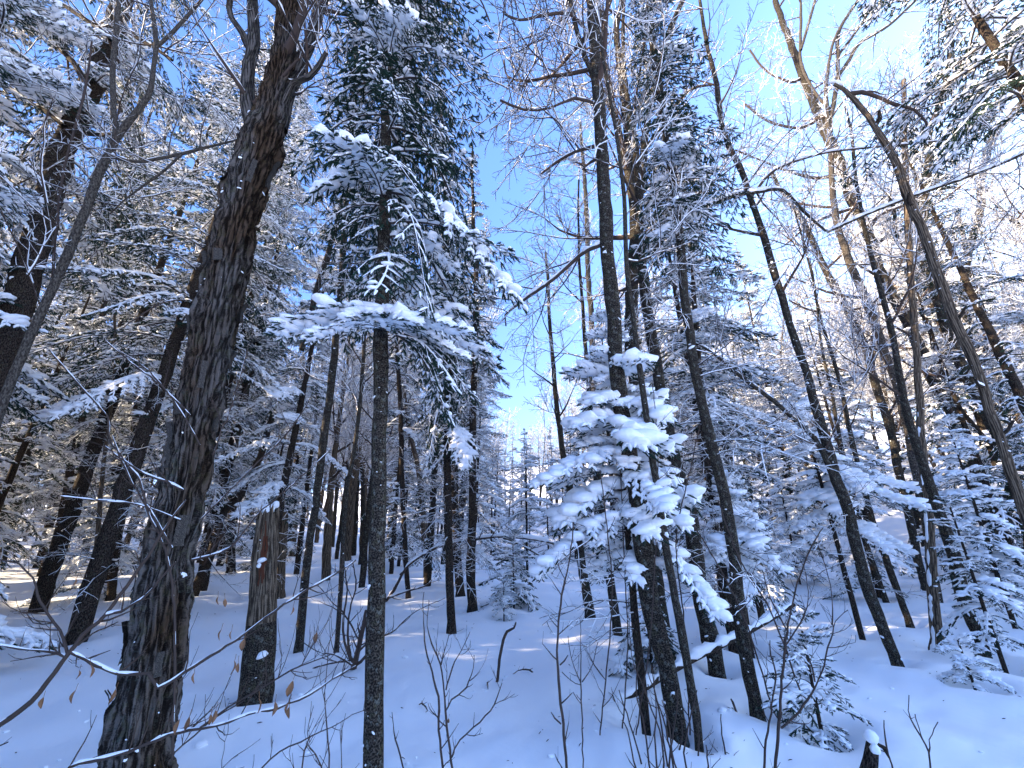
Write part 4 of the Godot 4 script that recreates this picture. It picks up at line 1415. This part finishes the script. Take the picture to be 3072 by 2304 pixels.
# ------------------------------------------------------------------ saplings and twigs in the foreground
func stem(parent: Node3D, base: Vector3, a: Array, z: float, snow := 0.0, side := 0, side_len := 0.2, called := "stem", dz := 0.0) -> void:
	var p := PackedVector3Array()
	var r := PackedFloat32Array()
	var m := a.size() / 3
	for k in m:
		var q := on_plane(a[k * 3], a[k * 3 + 1], z + dz * k / maxf(1.0, m - 1.0))
		p.append(q - base)
		r.append(maxf(0.0014, a[k * 3 + 2] * 0.37 * depth_of(q) / FOCAL))
	var c := curve(p, r, 0.06)
	var mb := MB.new()
	var q: PackedVector3Array = c.p
	for k in range(1, q.size() - 1):
		q[k] += Vector3(rng.randf_range(-1, 1), rng.randf_range(-1, 1), rng.randf_range(-1, 1)) * 0.004
	mb.tube(q, c.r, 6)
	for k in side:
		var i0 := rng.randi_range(1, q.size() - 2)
		var dd := (q[i0 + 1] - q[i0]).normalized()
		var any := Vector3(rng.randf_range(-1, 1), rng.randf_range(-0.3, 1), rng.randf_range(-0.6, 0.6))
		var sd := (any - dd * any.dot(dd)).normalized()
		var d := (dd * 0.8 + sd).normalized()
		var l := side_len * rng.randf_range(0.3, 1.1)
		var pts := PackedVector3Array([q[i0]])
		var rs := PackedFloat32Array([maxf(0.0015, c.r[i0] * 0.5)])
		for j in 4:
			pts.append(pts[j] + d * l / 4.0)
			rs.append(maxf(0.001, rs[0] * (1.0 - 0.2 * j)))
			d = (d + Vector3(rng.randf_range(-0.2, 0.2), rng.randf_range(-0.1, 0.3), rng.randf_range(-0.2, 0.2))).normalized()
			if l > 0.12 and rng.randf() < 0.5:
				var e := (d + Vector3(rng.randf_range(-1, 1), rng.randf_range(-0.5, 1), rng.randf_range(-0.7, 0.7)) * 0.8).normalized()
				mb.tube(PackedVector3Array([pts[j + 1], pts[j + 1] + e * l * 0.2, pts[j + 1] + (e + Vector3(0, 0.2, 0)) * l * 0.38]), PackedFloat32Array([0.0014, 0.0012, 0.0008]), 4)
		mb.tube(pts, rs, 4)
	var b := part(called, mb, M.twig, parent)
	if snow > 0.0:
		var sn := MB.new()
		snow_on(p, r, snow * (0.6 if snow < 0.02 else 1.0), sn, 0.18)
		part("snow", sn, M.snow, b)

func leaf(parent: Node3D, base: Vector3, px: float, py: float, z: float) -> void:
	var mb := MB.new()
	var p := on_plane(px, py, z) - base
	var l := rng.randf_range(0.04, 0.065)
	var a := rng.randf() * TAU
	var w := Vector3(cos(a), 0, sin(a)) * l * rng.randf_range(0.16, 0.26)
	var f := Vector3(-sin(a), 0, cos(a)) * l * 0.09
	var lean := Vector3(rng.randf_range(-0.25, 0.25), -1, rng.randf_range(-0.25, 0.25)).normalized()
	var rows := []
	for k in 6:
		var t := k / 5.0
		var s := sin(PI * clampf(t * 0.92 + 0.06, 0.0, 1.0))
		var c := p + lean * l * (t - 0.5) + f * sin(t * 4.0)
		rows.append([c - w * s + f * s, c - f * 0.4, c + w * s + f * s * 0.8])
	for k in 5:
		for j in 2:
			var q0: Vector3 = rows[k][j]
			var q1: Vector3 = rows[k + 1][j]
			var q2: Vector3 = rows[k + 1][j + 1]
			var q3: Vector3 = rows[k][j + 1]
			var n := (q2 - q0).cross(q1 - q0).normalized()
			if n.length() < 0.5:
				n = Vector3.BACK
			mb.tri(q0, q1, q2, n, Color.WHITE)
			mb.tri(q0, q2, q3, n, Color.WHITE)
	var st := p - lean * l * 0.5
	mb.tube(PackedVector3Array([st, st - lean * 0.012 + f * 0.2, st - lean * 0.03]), PackedFloat32Array([0.001, 0.001, 0.0012]), 4)
	part("leaf", mb, M.leaf, parent)

func saplings() -> void:
	rng.seed = 21
	# beech sapling at the left edge, leaning up across the shaggy maple
	var b := on_plane(-95, 800, -2.5)
	b.y = lie(b.x, b.z)
	var o := thing("beech_sapling", "snow-dusted beech sapling slanting up from the bottom left across the shaggy maple", "sapling", b)
	var z := -2.5
	stem(o, b, [-95, 800, 8, -40, 752, 7, 0, 725, 7, 31, 702, 7, 62, 663, 6, 83, 635, 6, 106, 615, 5, 120, 595, 5, 147, 557, 4, 170, 520, 3, 186, 500, 2], z, 0.004, 4, 0.2)
	stem(o, b, [68, 655, 4, 60, 630, 3, 48, 615, 3, 38, 595, 3, 33, 578, 2, 18, 564, 2, 0, 560, 2], z, 0.0, 12, 0.22, "branch")
	stem(o, b, [66, 657, 4, 50, 652, 3, 30, 650, 2, 0, 645, 2, -20, 640, 2], z, 0.003, 8, 0.2, "branch")
	stem(o, b, [70, 652, 4, 95, 664, 4, 117, 674, 4, 148, 674, 4, 158, 688, 4, 185, 672, 4, 210, 656, 4, 236, 640, 3, 275, 611, 3, 309, 589, 3, 341, 571, 2, 356, 560, 2], z, 0.008, 14, 0.22, "branch", -0.15)
	stem(o, b, [106, 615, 4, 122, 611, 4, 137, 602, 3, 146, 596, 3, 160, 580, 3, 176, 562, 2], z, 0.009, 5, 0.15, "branch", 0.1)
	stem(o, b, [78, 645, 3, 92, 634, 2, 104, 628, 2, 118, 622, 1], z, 0.0, 5, 0.1, "branch")
	for q in [[74, 583], [78, 675], [91, 671], [73, 697], [112, 697], [42, 703], [220, 635], [243, 645], [231, 635], [194, 678], [292, 611], [316, 638], [225, 603], [218, 601]]:
		leaf(o, b, q[0], q[1], z + 0.02)
	# second beech: the long branch with hanging leaves across the bottom
	var b2 := on_plane(45, 800, -2.25)
	b2.y = lie(b2.x, b2.z)
	var o2 := thing("beech_sapling", "beech branch with curled brown leaves sweeping low over the snow at bottom left", "sapling", b2)
	z = -2.25
	stem(o2, b2, [45, 800, 4, 69, 768, 4, 105, 758, 4, 139, 748, 4, 160, 738, 4, 179, 732, 4, 216, 726, 3, 250, 714, 3, 278, 708, 3, 310, 694, 2, 341, 674, 2, 356, 666, 1], z, 0.007, 16, 0.22)
	stem(o2, b2, [200, 728, 3, 230, 706, 2, 255, 692, 2, 290, 670, 2, 330, 655, 1], z, 0.0, 14, 0.2, "branch")
	stem(o2, b2, [172, 755, 2, 195, 735, 2, 215, 718, 2, 245, 700, 1], z, 0.0, 8, 0.15, "branch")
	for q in [[210, 720], [214, 717], [187, 724], [177, 727], [259, 706], [274, 709], [287, 708], [289, 713], [290, 689], [233, 668], [238, 668]]:
		leaf(o2, b2, q[0], q[1], z + 0.015)
	# twigs low at the bottom left
	var b3 := on_plane(230, 830, -2.3)
	b3.y = lie(b3.x, b3.z)
	var o3 := thing("sapling", "tangle of thin bare shoots at the bottom edge left of the central spruce", "sapling", b3)
	for q in [[[235, 800, 2, 270, 760, 2, 300, 742, 2, 341, 722, 1, 370, 705, 1], 8], [[300, 800, 2, 304, 752, 2, 312, 735, 1], 4], [[330, 800, 2, 328, 740, 2, 325, 690, 1, 330, 640, 1], 3], [[318, 790, 2, 322, 768, 2, 308, 745, 1], 4], [[200, 790, 2, 222, 768, 1, 238, 755, 1], 3], [[338, 800, 2, 342, 752, 1, 340, 730, 1], 4]]:
		stem(o3, b3, q[0], -2.3, 0.0, q[1], 0.16)

	var items := [
		["two-stemmed bare sapling with upswept branches in the middle foreground", [[[445, 790, 3, 443, 768, 3, 439, 730, 3, 438, 697, 3, 430, 665, 2, 425, 640, 2, 423, 615, 1, 424, 592, 1], 6], [[455, 790, 3, 451, 760, 3, 446, 718, 3, 444, 690, 2, 440, 665, 2, 432, 643, 2, 427, 625, 1, 429, 600, 1], 6], [[446, 690, 2, 452, 668, 2, 462, 650, 1, 470, 632, 1], 5], [[445, 712, 2, 452, 700, 2, 466, 688, 2, 473, 668, 1, 474, 655, 1], 6], [[452, 757, 2, 460, 740, 2, 480, 722, 2, 494, 705, 2, 502, 683, 1], 6], [[441, 665, 2, 446, 645, 1, 450, 630, 1], 3]]],
		["single tall dark shoot standing in front of the snow lane", [[[570, 790, 4, 567, 768, 4, 564, 735, 4, 561, 705, 4, 559, 680, 4, 557, 650, 3, 559, 620, 3, 563, 588, 3, 569, 565, 2, 572, 540, 2, 573, 522, 2], 10], [[561, 724, 2, 555, 718, 2, 551, 712, 1], 0], [[560, 665, 2, 565, 661, 2, 568, 655, 1], 0]]],
		["slim grey shoot with paired V branches right of the tall dark shoot", [[[584, 790, 2, 583, 768, 2, 582, 720, 2, 581, 682, 2, 581, 640, 1, 580, 618, 1], 3], [[581, 683, 2, 574, 667, 1, 570, 650, 1, 568, 636, 1], 3], [[582, 682, 2, 590, 671, 1, 595, 655, 1, 598, 642, 1], 3], [[581, 685, 1, 570, 680, 1, 562, 672, 1], 2], [[582, 705, 1, 577, 698, 1, 573, 692, 1], 1]]],
		["thin bent shoot with one bud at the bottom right of the central spruce", [[[408, 790, 2, 403, 765, 2, 396, 740, 2, 393, 725, 1, 392, 712, 1], 2]]],
		["forked leafless bush sprawling before the small right fir", [[[770, 795, 4, 775, 768, 4, 779, 720, 4, 782, 680, 3, 786, 640, 3, 791, 610, 2, 800, 575, 2, 812, 545, 2, 823, 528, 1], 10], [[781, 728, 3, 795, 716, 3, 808, 700, 3, 816, 685, 2, 824, 665, 2, 830, 640, 2, 836, 622, 1, 848, 610, 1], 10], [[764, 795, 3, 765, 750, 3, 772, 705, 2, 776, 675, 2, 771, 655, 2, 770, 640, 1], 8], [[788, 632, 2, 775, 608, 2, 768, 590, 1, 762, 570, 1], 8], [[786, 645, 2, 802, 620, 2, 808, 600, 1, 806, 575, 1, 800, 560, 1], 8], [[832, 625, 2, 832, 600, 1, 828, 575, 1, 818, 545, 1], 6], [[815, 682, 2, 812, 668, 2, 808, 655, 1], 5]]],
		["two-pronged thin shoot on the snow at lower right", [[[932, 795, 2, 930, 762, 2, 926, 745, 2, 915, 728, 2, 908, 710, 1, 909, 695, 1], 2], [[929, 752, 2, 930, 740, 1, 934, 728, 1, 938, 722, 1], 0], [[924, 742, 1, 918, 726, 1, 915, 714, 1], 0]]],
		["single short shoot leaning left beside the snow-capped post", [[[896, 795, 2, 892, 765, 2, 886, 745, 2, 884, 720, 1], 1]]],
		["curved bare stub sticking out of the snow in the middle", [[[497, 682, 4, 499, 665, 4, 502, 645, 4, 507, 632, 4, 514, 628, 3, 516, 622, 2], 1]]],
		["crooked little twig stub right of the maple's foot", [[[740, 720, 3, 736, 710, 3, 733, 702, 3, 731, 699, 2], 0]]],
		["arched half-buried twig on the snow in the middle", [[[512, 675, 1, 518, 671, 1, 526, 669, 2, 532, 672, 2, 536, 676, 1], 4]]]]
	for q in items:
		var first: Array = q[1][0][0]
		var base := hit(first[0], minf(first[1], 786.0))
		var s := thing("sapling", q[0], "sapling" if first.size() > 20 else "twig", base)
		for w in q[1]:
			stem(s, base, w[0], base.z, 0.0, w[1], 0.16 if first.size() > 20 else 0.07)
	var nb := hit(355, 672)
	var snag := thing("shrub", "snaggy dark shrub with a stubby foot just left of the central spruce's base", "shrub", nb)
	for q in [[[352, 674, 9, 357, 655, 7, 362, 630, 5, 366, 610, 3], 3], [[354, 668, 4, 348, 640, 3, 350, 610, 2, 356, 585, 2, 352, 560, 1], 6], [[358, 655, 4, 364, 628, 3, 372, 600, 2, 378, 570, 1], 6], [[350, 660, 3, 343, 630, 3, 347, 590, 2, 344, 565, 1], 6], [[360, 650, 3, 372, 640, 2, 392, 632, 2, 415, 612, 1, 445, 598, 1], 6], [[352, 665, 3, 335, 655, 2, 318, 652, 1, 300, 640, 1], 6], [[356, 660, 3, 338, 662, 2, 310, 670, 2, 285, 690, 1], 6], [[359, 640, 2, 345, 615, 2, 330, 600, 1, 318, 585, 1], 6]]:
		stem(snag, nb, q[0], nb.z + rng.randf_range(-0.1, 0.1), 0.004, q[1], 0.35)
	# the clump of upright shoots before the right maple
	var cb := hit(655, 780)
	var clump := thing("shrub", "dense clump of upright leafless shoots in front of the right maple's foot", "shrub", cb)
	var shoots := [[663, 790, 662, 740, 644, 690, 632, 655, 628, 590], [652, 790, 645, 730, 636, 690, 640, 660], [671, 790, 660, 720, 653, 680, 651, 664], [678, 790, 666, 730, 657, 700, 648, 672], [648, 790, 636, 745, 624, 705, 619, 690], [660, 790, 655, 745, 656, 710, 654, 690], [683, 790, 672, 752, 668, 720, 662, 700], [675, 790, 679, 750, 683, 735, 681, 720], [690, 790, 684, 752, 690, 720, 697, 690], [640, 790, 634, 760, 628, 730, 622, 720], [668, 790, 672, 740, 676, 715, 678, 690], [700, 790, 698, 760, 699, 738, 697, 720], [708, 790, 708, 765, 707, 752, 706, 745], [730, 790, 726, 755, 722, 735, 721, 714]]
	for k in shoots.size():
		var q: Array = shoots[k]
		var tri := []
		for j in range(0, q.size(), 2):
			tri.append_array([q[j], q[j + 1], 3.0 - j * 0.3])
		stem(clump, cb, tri, cb.z + rng.randf_range(-0.25, 0.35), 0.0, 3, 0.14)
	# climbing shoots in front of the snow-smothered fir
	var vb := hit(640, 735)
	var vine := thing("sapling", "wispy shoots rising in front of the snow-smothered fir", "sapling", vb)
	for q in [[622, 735, 628, 640, 624, 560, 622, 500, 618, 440, 620, 410], [636, 735, 650, 640, 655, 560, 658, 480, 656, 420, 652, 380], [600, 735, 612, 600, 606, 520, 600, 470], [690, 735, 684, 620, 676, 540, 690, 470, 700, 425], [770, 700, 745, 620, 715, 560, 690, 520], [800, 690, 770, 610, 740, 560, 718, 500]]:
		var tri := []
		for j in range(0, q.size(), 2):
			tri.append_array([q[j], q[j + 1], 2.2 - j * 0.12])
		stem(vine, vb, tri, vb.z + rng.randf_range(-0.1, 0.3), 0.0, 9, 0.3)
	# the bowed snow-covered sapling across the lane
	var ab := hit(384, 603)
	var arch := thing("sapling", "snow-lined sapling bowed in a long arch right of the central spruce", "sapling", ab)
	stem(arch, ab, [384, 603, 4, 394, 590, 4, 408, 566, 3, 434, 549, 3, 452, 544, 3, 472, 540, 3, 503, 537, 2, 542, 541, 2, 567, 549, 1], ab.z, 0.09, 6, 0.6)
	stem(arch, ab, [503, 538, 3, 520, 545, 2, 540, 556, 2, 551, 565, 1], ab.z, 0.04, 5, 0.5, "branch")
	stem(arch, ab, [388, 598, 3, 405, 592, 2, 425, 586, 2, 432, 580, 1], ab.z, 0.03, 4, 0.4, "branch")
	stem(arch, ab, [400, 575, 2, 412, 561, 2, 425, 550, 2, 420, 530, 1, 415, 512, 1], ab.z, 0.006, 5, 0.5, "branch")
	# twigs reaching over the left background
	var tb := on_plane(160, 640, -2.95)
	tb.y = lie(tb.x, tb.z)
	var th := thing("sapling", "thin snow-lined shoots crossing in front of the left spruces", "sapling", tb)
	for q in [[[172, 760, 3, 175, 640, 3, 168, 560, 3, 148, 512, 3, 140, 480, 3, 128, 465, 2, 110, 440, 2, 108, 418, 2, 86, 392, 2, 49, 350, 2], 0.008], [[183, 490, 3, 165, 481, 3, 145, 474, 3, 128, 463, 2, 112, 452, 2, 105, 446, 1], 0.007], [[172, 548, 3, 150, 510, 3, 135, 488, 2, 120, 455, 2, 112, 435, 1], 0.006], [[192, 560, 3, 230, 548, 3, 256, 516, 2, 275, 500, 2, 300, 478, 2, 330, 450, 1], 0.007], [[200, 520, 2, 250, 470, 2, 290, 430, 2, 312, 395, 1], 0.004], [[213, 455, 2, 222, 430, 2, 232, 405, 2, 247, 350, 2], 0.002], [[190, 415, 2, 160, 385, 2, 130, 362, 2, 105, 340, 1], 0.006], [[185, 300, 2, 165, 302, 2, 150, 310, 2, 120, 330, 1], 0.005], [[200, 445, 2, 180, 410, 2, 150, 372, 2, 118, 350, 1], 0.006], [[180, 520, 2, 140, 505, 2, 95, 500, 2, 60, 496, 1], 0.006]]:
		stem(th, tb, q[0], -2.75, q[1], 8, 0.25)

# ------------------------------------------------------------------ stumps, logs, post
func deadwood() -> void:
	rng.seed = 33
	# broken stump with its rotten red heart
	var a := [256, 698, 33, 258, 670, 32, 261, 635, 30, 263, 600, 28, 265, 558, 26, 267, 530, 23, 268, 513, 20]
	var t := traced(a)
	var p: PackedVector3Array = t.p
	var r: PackedFloat32Array = t.r
	var base := p[0]
	var o := thing("tree_stump", "tall broken stump with red rotten heartwood and snow cap right of the shaggy maple", "stump", base)
	var q := local(p, base)
	q.insert(0, Vector3(0, -0.4, 0)); r.insert(0, r[0] * 1.1)
	var mb := MB.new()
	var sides := 40
	var c := curve(q, r, 0.03)
	var cr: PackedFloat32Array = c.r
	var cp: PackedVector3Array = c.p
	mb.tube(cp, cr, sides)
	var top := cp[cp.size() - 1].y
	for k in mb.v.size():
		var row := k / (sides + 1)
		var ang := TAU * (k % (sides + 1) % sides) / sides
		var y := cp[row].y
		var d := mb.n[k]
		var dz := bark_noise.get_noise_3d(cos(ang) * 2.2, y * 1.5, sin(ang) * 2.2) * 0.02 + bark_noise.get_noise_3d(cos(ang) * 9.0, y * 3.0, sin(ang) * 9.0) * 0.008
		# the torn front
		var front := clampf(d.z * 0.9 + d.x * 0.35, 0.0, 1.0)
		if y > top * 0.52:
			dz -= 0.035 * smoothstep(0.75, 0.95, front) * smoothstep(top * 0.52, top * 0.62, y)
		mb.v[k] += d * dz
		if row > cp.size() - 8:
			mb.v[k].y += (bark_noise.get_noise_2d(ang * 2.0, 4.0) * 0.12 + bark_noise.get_noise_2d(ang * 9.0, 14.0) * 0.34 + 0.03) * (row - cp.size() + 8) / 8.0
	mb.smooth(sides)
	var upper := MB.new()
	upper.v = mb.v; upper.n = mb.n; upper.uv = mb.uv; upper.c = mb.c
	var cut := int((sides * 6) * (cp.size() - 1) * 0.5)
	upper.i = mb.i.slice(cut)
	mb.i = mb.i.slice(0, cut)
	part("trunk", mb, M.scaly, o)
	part("broken_top", upper, M.dead, o)
	var heart := MB.new()
	for k in 9:
		var f := k / 8.0
		var hp := PackedVector3Array()
		var hr := PackedFloat32Array()
		for j in 9:
			var y := lerpf(0.50 + 0.12 * absf(f - 0.5) + 0.07 * (k % 3), 0.95 - 0.09 * ((k * 2) % 3), j / 8.0) * top
			var st := at_height(cp, cr, y)
			var ang2 := lerpf(-0.5, 0.6, f) + 0.05 * sin(j * 1.3 + k)
			hp.append(st[0] + Vector3(sin(ang2), 0, cos(ang2)) * (st[1] - 0.026 + rng.randf_range(-0.008, 0.006)))
			hr.append(0.010 * (0.4 + 0.6 * sin(PI * (j + 0.5) / 9.0)) * rng.randf_range(0.7, 1.2))
		heart.tube(hp, hr, 5)
	part("rotten_heart", heart, M.rust, o)
	var cap := MB.new()
	cap.pillow(Vector3(cp[cp.size() - 1].x - 0.01, top + 0.03, 0.0), 0.075, 0.07, 0.07, Basis(), rng)
	cap.pillow(Vector3(cp[cp.size() - 1].x + 0.06, top + 0.08, -0.02), 0.035, 0.05, 0.04, Basis(), rng)
	part("snow_cap", cap, M.snow, o)
	var lump := MB.new()
	var st2 := at_height(cp, cr, top * 0.72)
	lump.pillow(st2[0] + Vector3(0.03, 0, st2[1] * 0.9), 0.05, 0.03, 0.035, Basis(Vector3.BACK, 0.3), rng)
	lump.pillow(st2[0] + Vector3(0.01, -0.05, st2[1] * 0.93), 0.022, 0.03, 0.02, Basis(Vector3.BACK, -0.5), rng)
	var st3 := at_height(cp, cr, top * 0.22)
	lump.pillow(st3[0] + Vector3(0.08, 0, st3[1] * 0.75), 0.06, 0.04, 0.04, Basis(Vector3.BACK, 0.4), rng)
	part("snow_lump", lump, M.snow, o, true)
	part("snow_flecks", flecks(q, r, 40, 0.014), M.snow, o, true)
	wells.append(Vector3(base.x, base.z, 0.32))
	var g := tree("tree_stump", "grey split dead stub standing close behind the red-hearted stump", "stump", [279, 596, 10, 281, 560, 11, 283, 530, 11, 284, 512, 9], "dead", 0.0, 12, 5, 0.02, 0.12)
	var gc := MB.new()
	gc.pillow(g.p[g.p.size() - 1] + Vector3(0, 0.02, 0), 0.08, 0.05, 0.08, Basis(), rng)
	part("snow_cap", gc, M.snow, g.o)

	# snow-capped post at the bottom right
	var pb := hit(868, 782)
	var po := thing("tree_stump", "short dark rotten post with a snow cap at the bottom right", "stump", pb)
	var top_p := on_plane(872, 742, pb.z) - pb
	var pp := PackedVector3Array([Vector3(-0.02, -0.3, 0), Vector3(0, 0, 0), top_p * 0.5 + Vector3(0.008, 0, 0), top_p])
	var pr := PackedFloat32Array([0.05, 0.047, 0.04, 0.036])
	part("trunk", trunk_mesh(pp, pr, 14, 0.16), M.conifer, po)
	var pc := MB.new()
	pc.pillow(top_p + Vector3(0, 0.02, 0), 0.048, 0.05, 0.045, Basis(), rng)
	pc.pillow(top_p + Vector3(-0.015, -0.03, 0.035), 0.03, 0.035, 0.02, Basis(), rng)
	part("snow_cap", pc, M.snow, po)
	var flap := MB.new()
	flap.tube(PackedVector3Array([top_p + Vector3(0.03, -0.01, 0), top_p + Vector3(0.07, -0.03, 0), top_p + Vector3(0.09, -0.09, 0)]), PackedFloat32Array([0.01, 0.014, 0.005]), 6)
	part("bark_flap", flap, M.conifer, po)

	# leaning log behind the right maple, snow along its back
	var l0 := hit(616, 706)
	var l1 := on_plane(794, 604, l0.z - 1.0)
	var lo := thing("fallen_log", "thin fallen log propped aslant behind the right maple with snow along its back", "log", l0)
	var lp := PackedVector3Array([Vector3(-0.15, -0.06, 0.05)])
	var lr := PackedFloat32Array([0.02])
	for k in 8:
		var f := k / 7.0
		lp.append((l1 - l0) * f + Vector3(0, 0.02 * sin(f * 6.0), 0))
		lr.append(lerpf(0.034, 0.02, f))
	part("trunk", trunk_mesh(lp, lr, 9, 0.06), M.conifer, lo)
	var ls := MB.new()
	snow_on(lp, lr, 0.045, ls, 0.0)
	part("snow", ls, M.snow, lo)
	rng.seed = 34
	var lw := MB.new()
	for k in 7:
		var b0 := lp[1 + k]
		var e := b0 + Vector3(rng.randf_range(-0.3, 0.1), rng.randf_range(-0.15, 0.3), rng.randf_range(-0.1, 0.25))
		lw.tube(PackedVector3Array([b0, b0.lerp(e, 0.5) + Vector3(0, 0.03, 0), e]), PackedFloat32Array([0.006, 0.004, 0.002]), 5)
	part("twigs", lw, M.twig, lo, true)
	# sticks lying on the snow
	var sticks := [["forked twig half sunk in the snow at the lower middle right", [[752 , 0]], 606, 735, 634, 756], ["scrap of dark bark lying on the snow below the bent shoot", [[0, 0]], 419, 705, 428, 712], ["tiny dark twig end left of the curved stub", [[0, 0]], 487, 684, 488, 690]]
	for k in sticks.size():
		var s: Array = sticks[k]
		var a0 := hit(s[2], s[3])
		var a1 := hit(s[4], s[5])
		var so := thing("stick", s[0], "stick", a0)
		var sm := MB.new()
		var dd := a1 - a0
		sm.tube(PackedVector3Array([Vector3(0, 0.0, 0), dd * 0.3 + Vector3(0, 0.025, 0), dd * 0.7 + Vector3(0, 0.02, 0), dd]), PackedFloat32Array([0.004, 0.007, 0.006, 0.003]), 6)
		for j in 4:
			var m := dd * rng.randf_range(0.1, 0.8) + Vector3(0, 0.015, 0)
			sm.tube(PackedVector3Array([m, m + Vector3(rng.randf_range(-0.1, 0.1), rng.randf_range(0.0, 0.07), rng.randf_range(-0.06, 0.1))]), PackedFloat32Array([0.003, 0.0015]), 4)
		part("wood", sm, M.twig, so)
	# a curled dead leaf on the snow
	var lb := hit(448, 724)
	var lf := thing("dead_leaf", "curled brown leaf caught on the snow by the two-stemmed sapling", "leaf", lb)
	rng.seed = 35
	leaf(lf, lb, 448, 722, lb.z)
	# bits of bark, needles and twig ends dropped on the snow
	rng.seed = 36
	var bit := MB.new()
	bit.tube(PackedVector3Array([Vector3(-0.5, 0, 0), Vector3(0, 0.05, 0.06), Vector3(0.5, 0, 0)]), PackedFloat32Array([0.06, 0.1, 0.03]), 4)
	var bm := ArrayMesh.new()
	bit.add_to(bm, M.twig)
	var spots := []
	for k in 900:
		var w: Vector3 = wells[rng.randi_range(0, wells.size() - 1)]
		var turn := rng.randf() * TAU
		var d: float = w.z * 0.7 + 1.6 * pow(rng.randf(), 2.0)
		var x: float = w.x + d * cos(turn)
		var z: float = w.y + d * sin(turn)
		if x * x + z * z > 260.0 or z > -1.0:
			continue
		var sc := rng.randf_range(0.012, 0.04)
		spots.append(Transform3D(Basis.from_euler(Vector3(rng.randf_range(-0.3, 0.3), rng.randf() * TAU, rng.randf_range(-0.3, 0.3))).scaled(Vector3.ONE * sc), Vector3(x, ground(x, z) + 0.006, z)))
	scatter("forest_litter", bm, spots, self)
	var lit := get_child(get_child_count() - 1)
	lit.set_meta("label", "scattered bark flakes and needle bits lying on the snow under the trees")
	lit.set_meta("category", "forest litter")
	# clumps of snow fallen from the boughs
	rng.seed = 37
	var fallen := MB.new()
	fallen.pillow(Vector3.ZERO, 1.0, 0.7, 1.0, Basis(), rng, 5, 8)
	var lm := ArrayMesh.new()
	fallen.add_to(lm, M.snow)
	var falls := []
	for k in 420:
		var turn := rng.randf_range(-0.95, 0.95)
		var d := 3.0 + 10.0 * pow(rng.randf(), 1.5)
		var x := d * sin(turn)
		var z := -d * cos(turn)
		if low_noise.get_noise_2d(x * 5.0, z * 5.0) < 0.05:
			continue
		var sc := 0.008 + 0.03 * pow(rng.randf(), 3.0)
		falls.append(Transform3D(Basis.from_euler(Vector3(0, rng.randf() * TAU, rng.randf_range(-0.4, 0.4))).scaled(Vector3(sc * rng.randf_range(0.8, 1.6), sc, sc)), Vector3(x, ground(x, z) + sc * 0.2, z)))
	scatter("snow_clumps", lm, falls, self)
	var clumps := get_child(get_child_count() - 1)
	clumps.set_meta("label", "small clumps of fallen snow lying about on the clearing")
	clumps.set_meta("category", "snow")
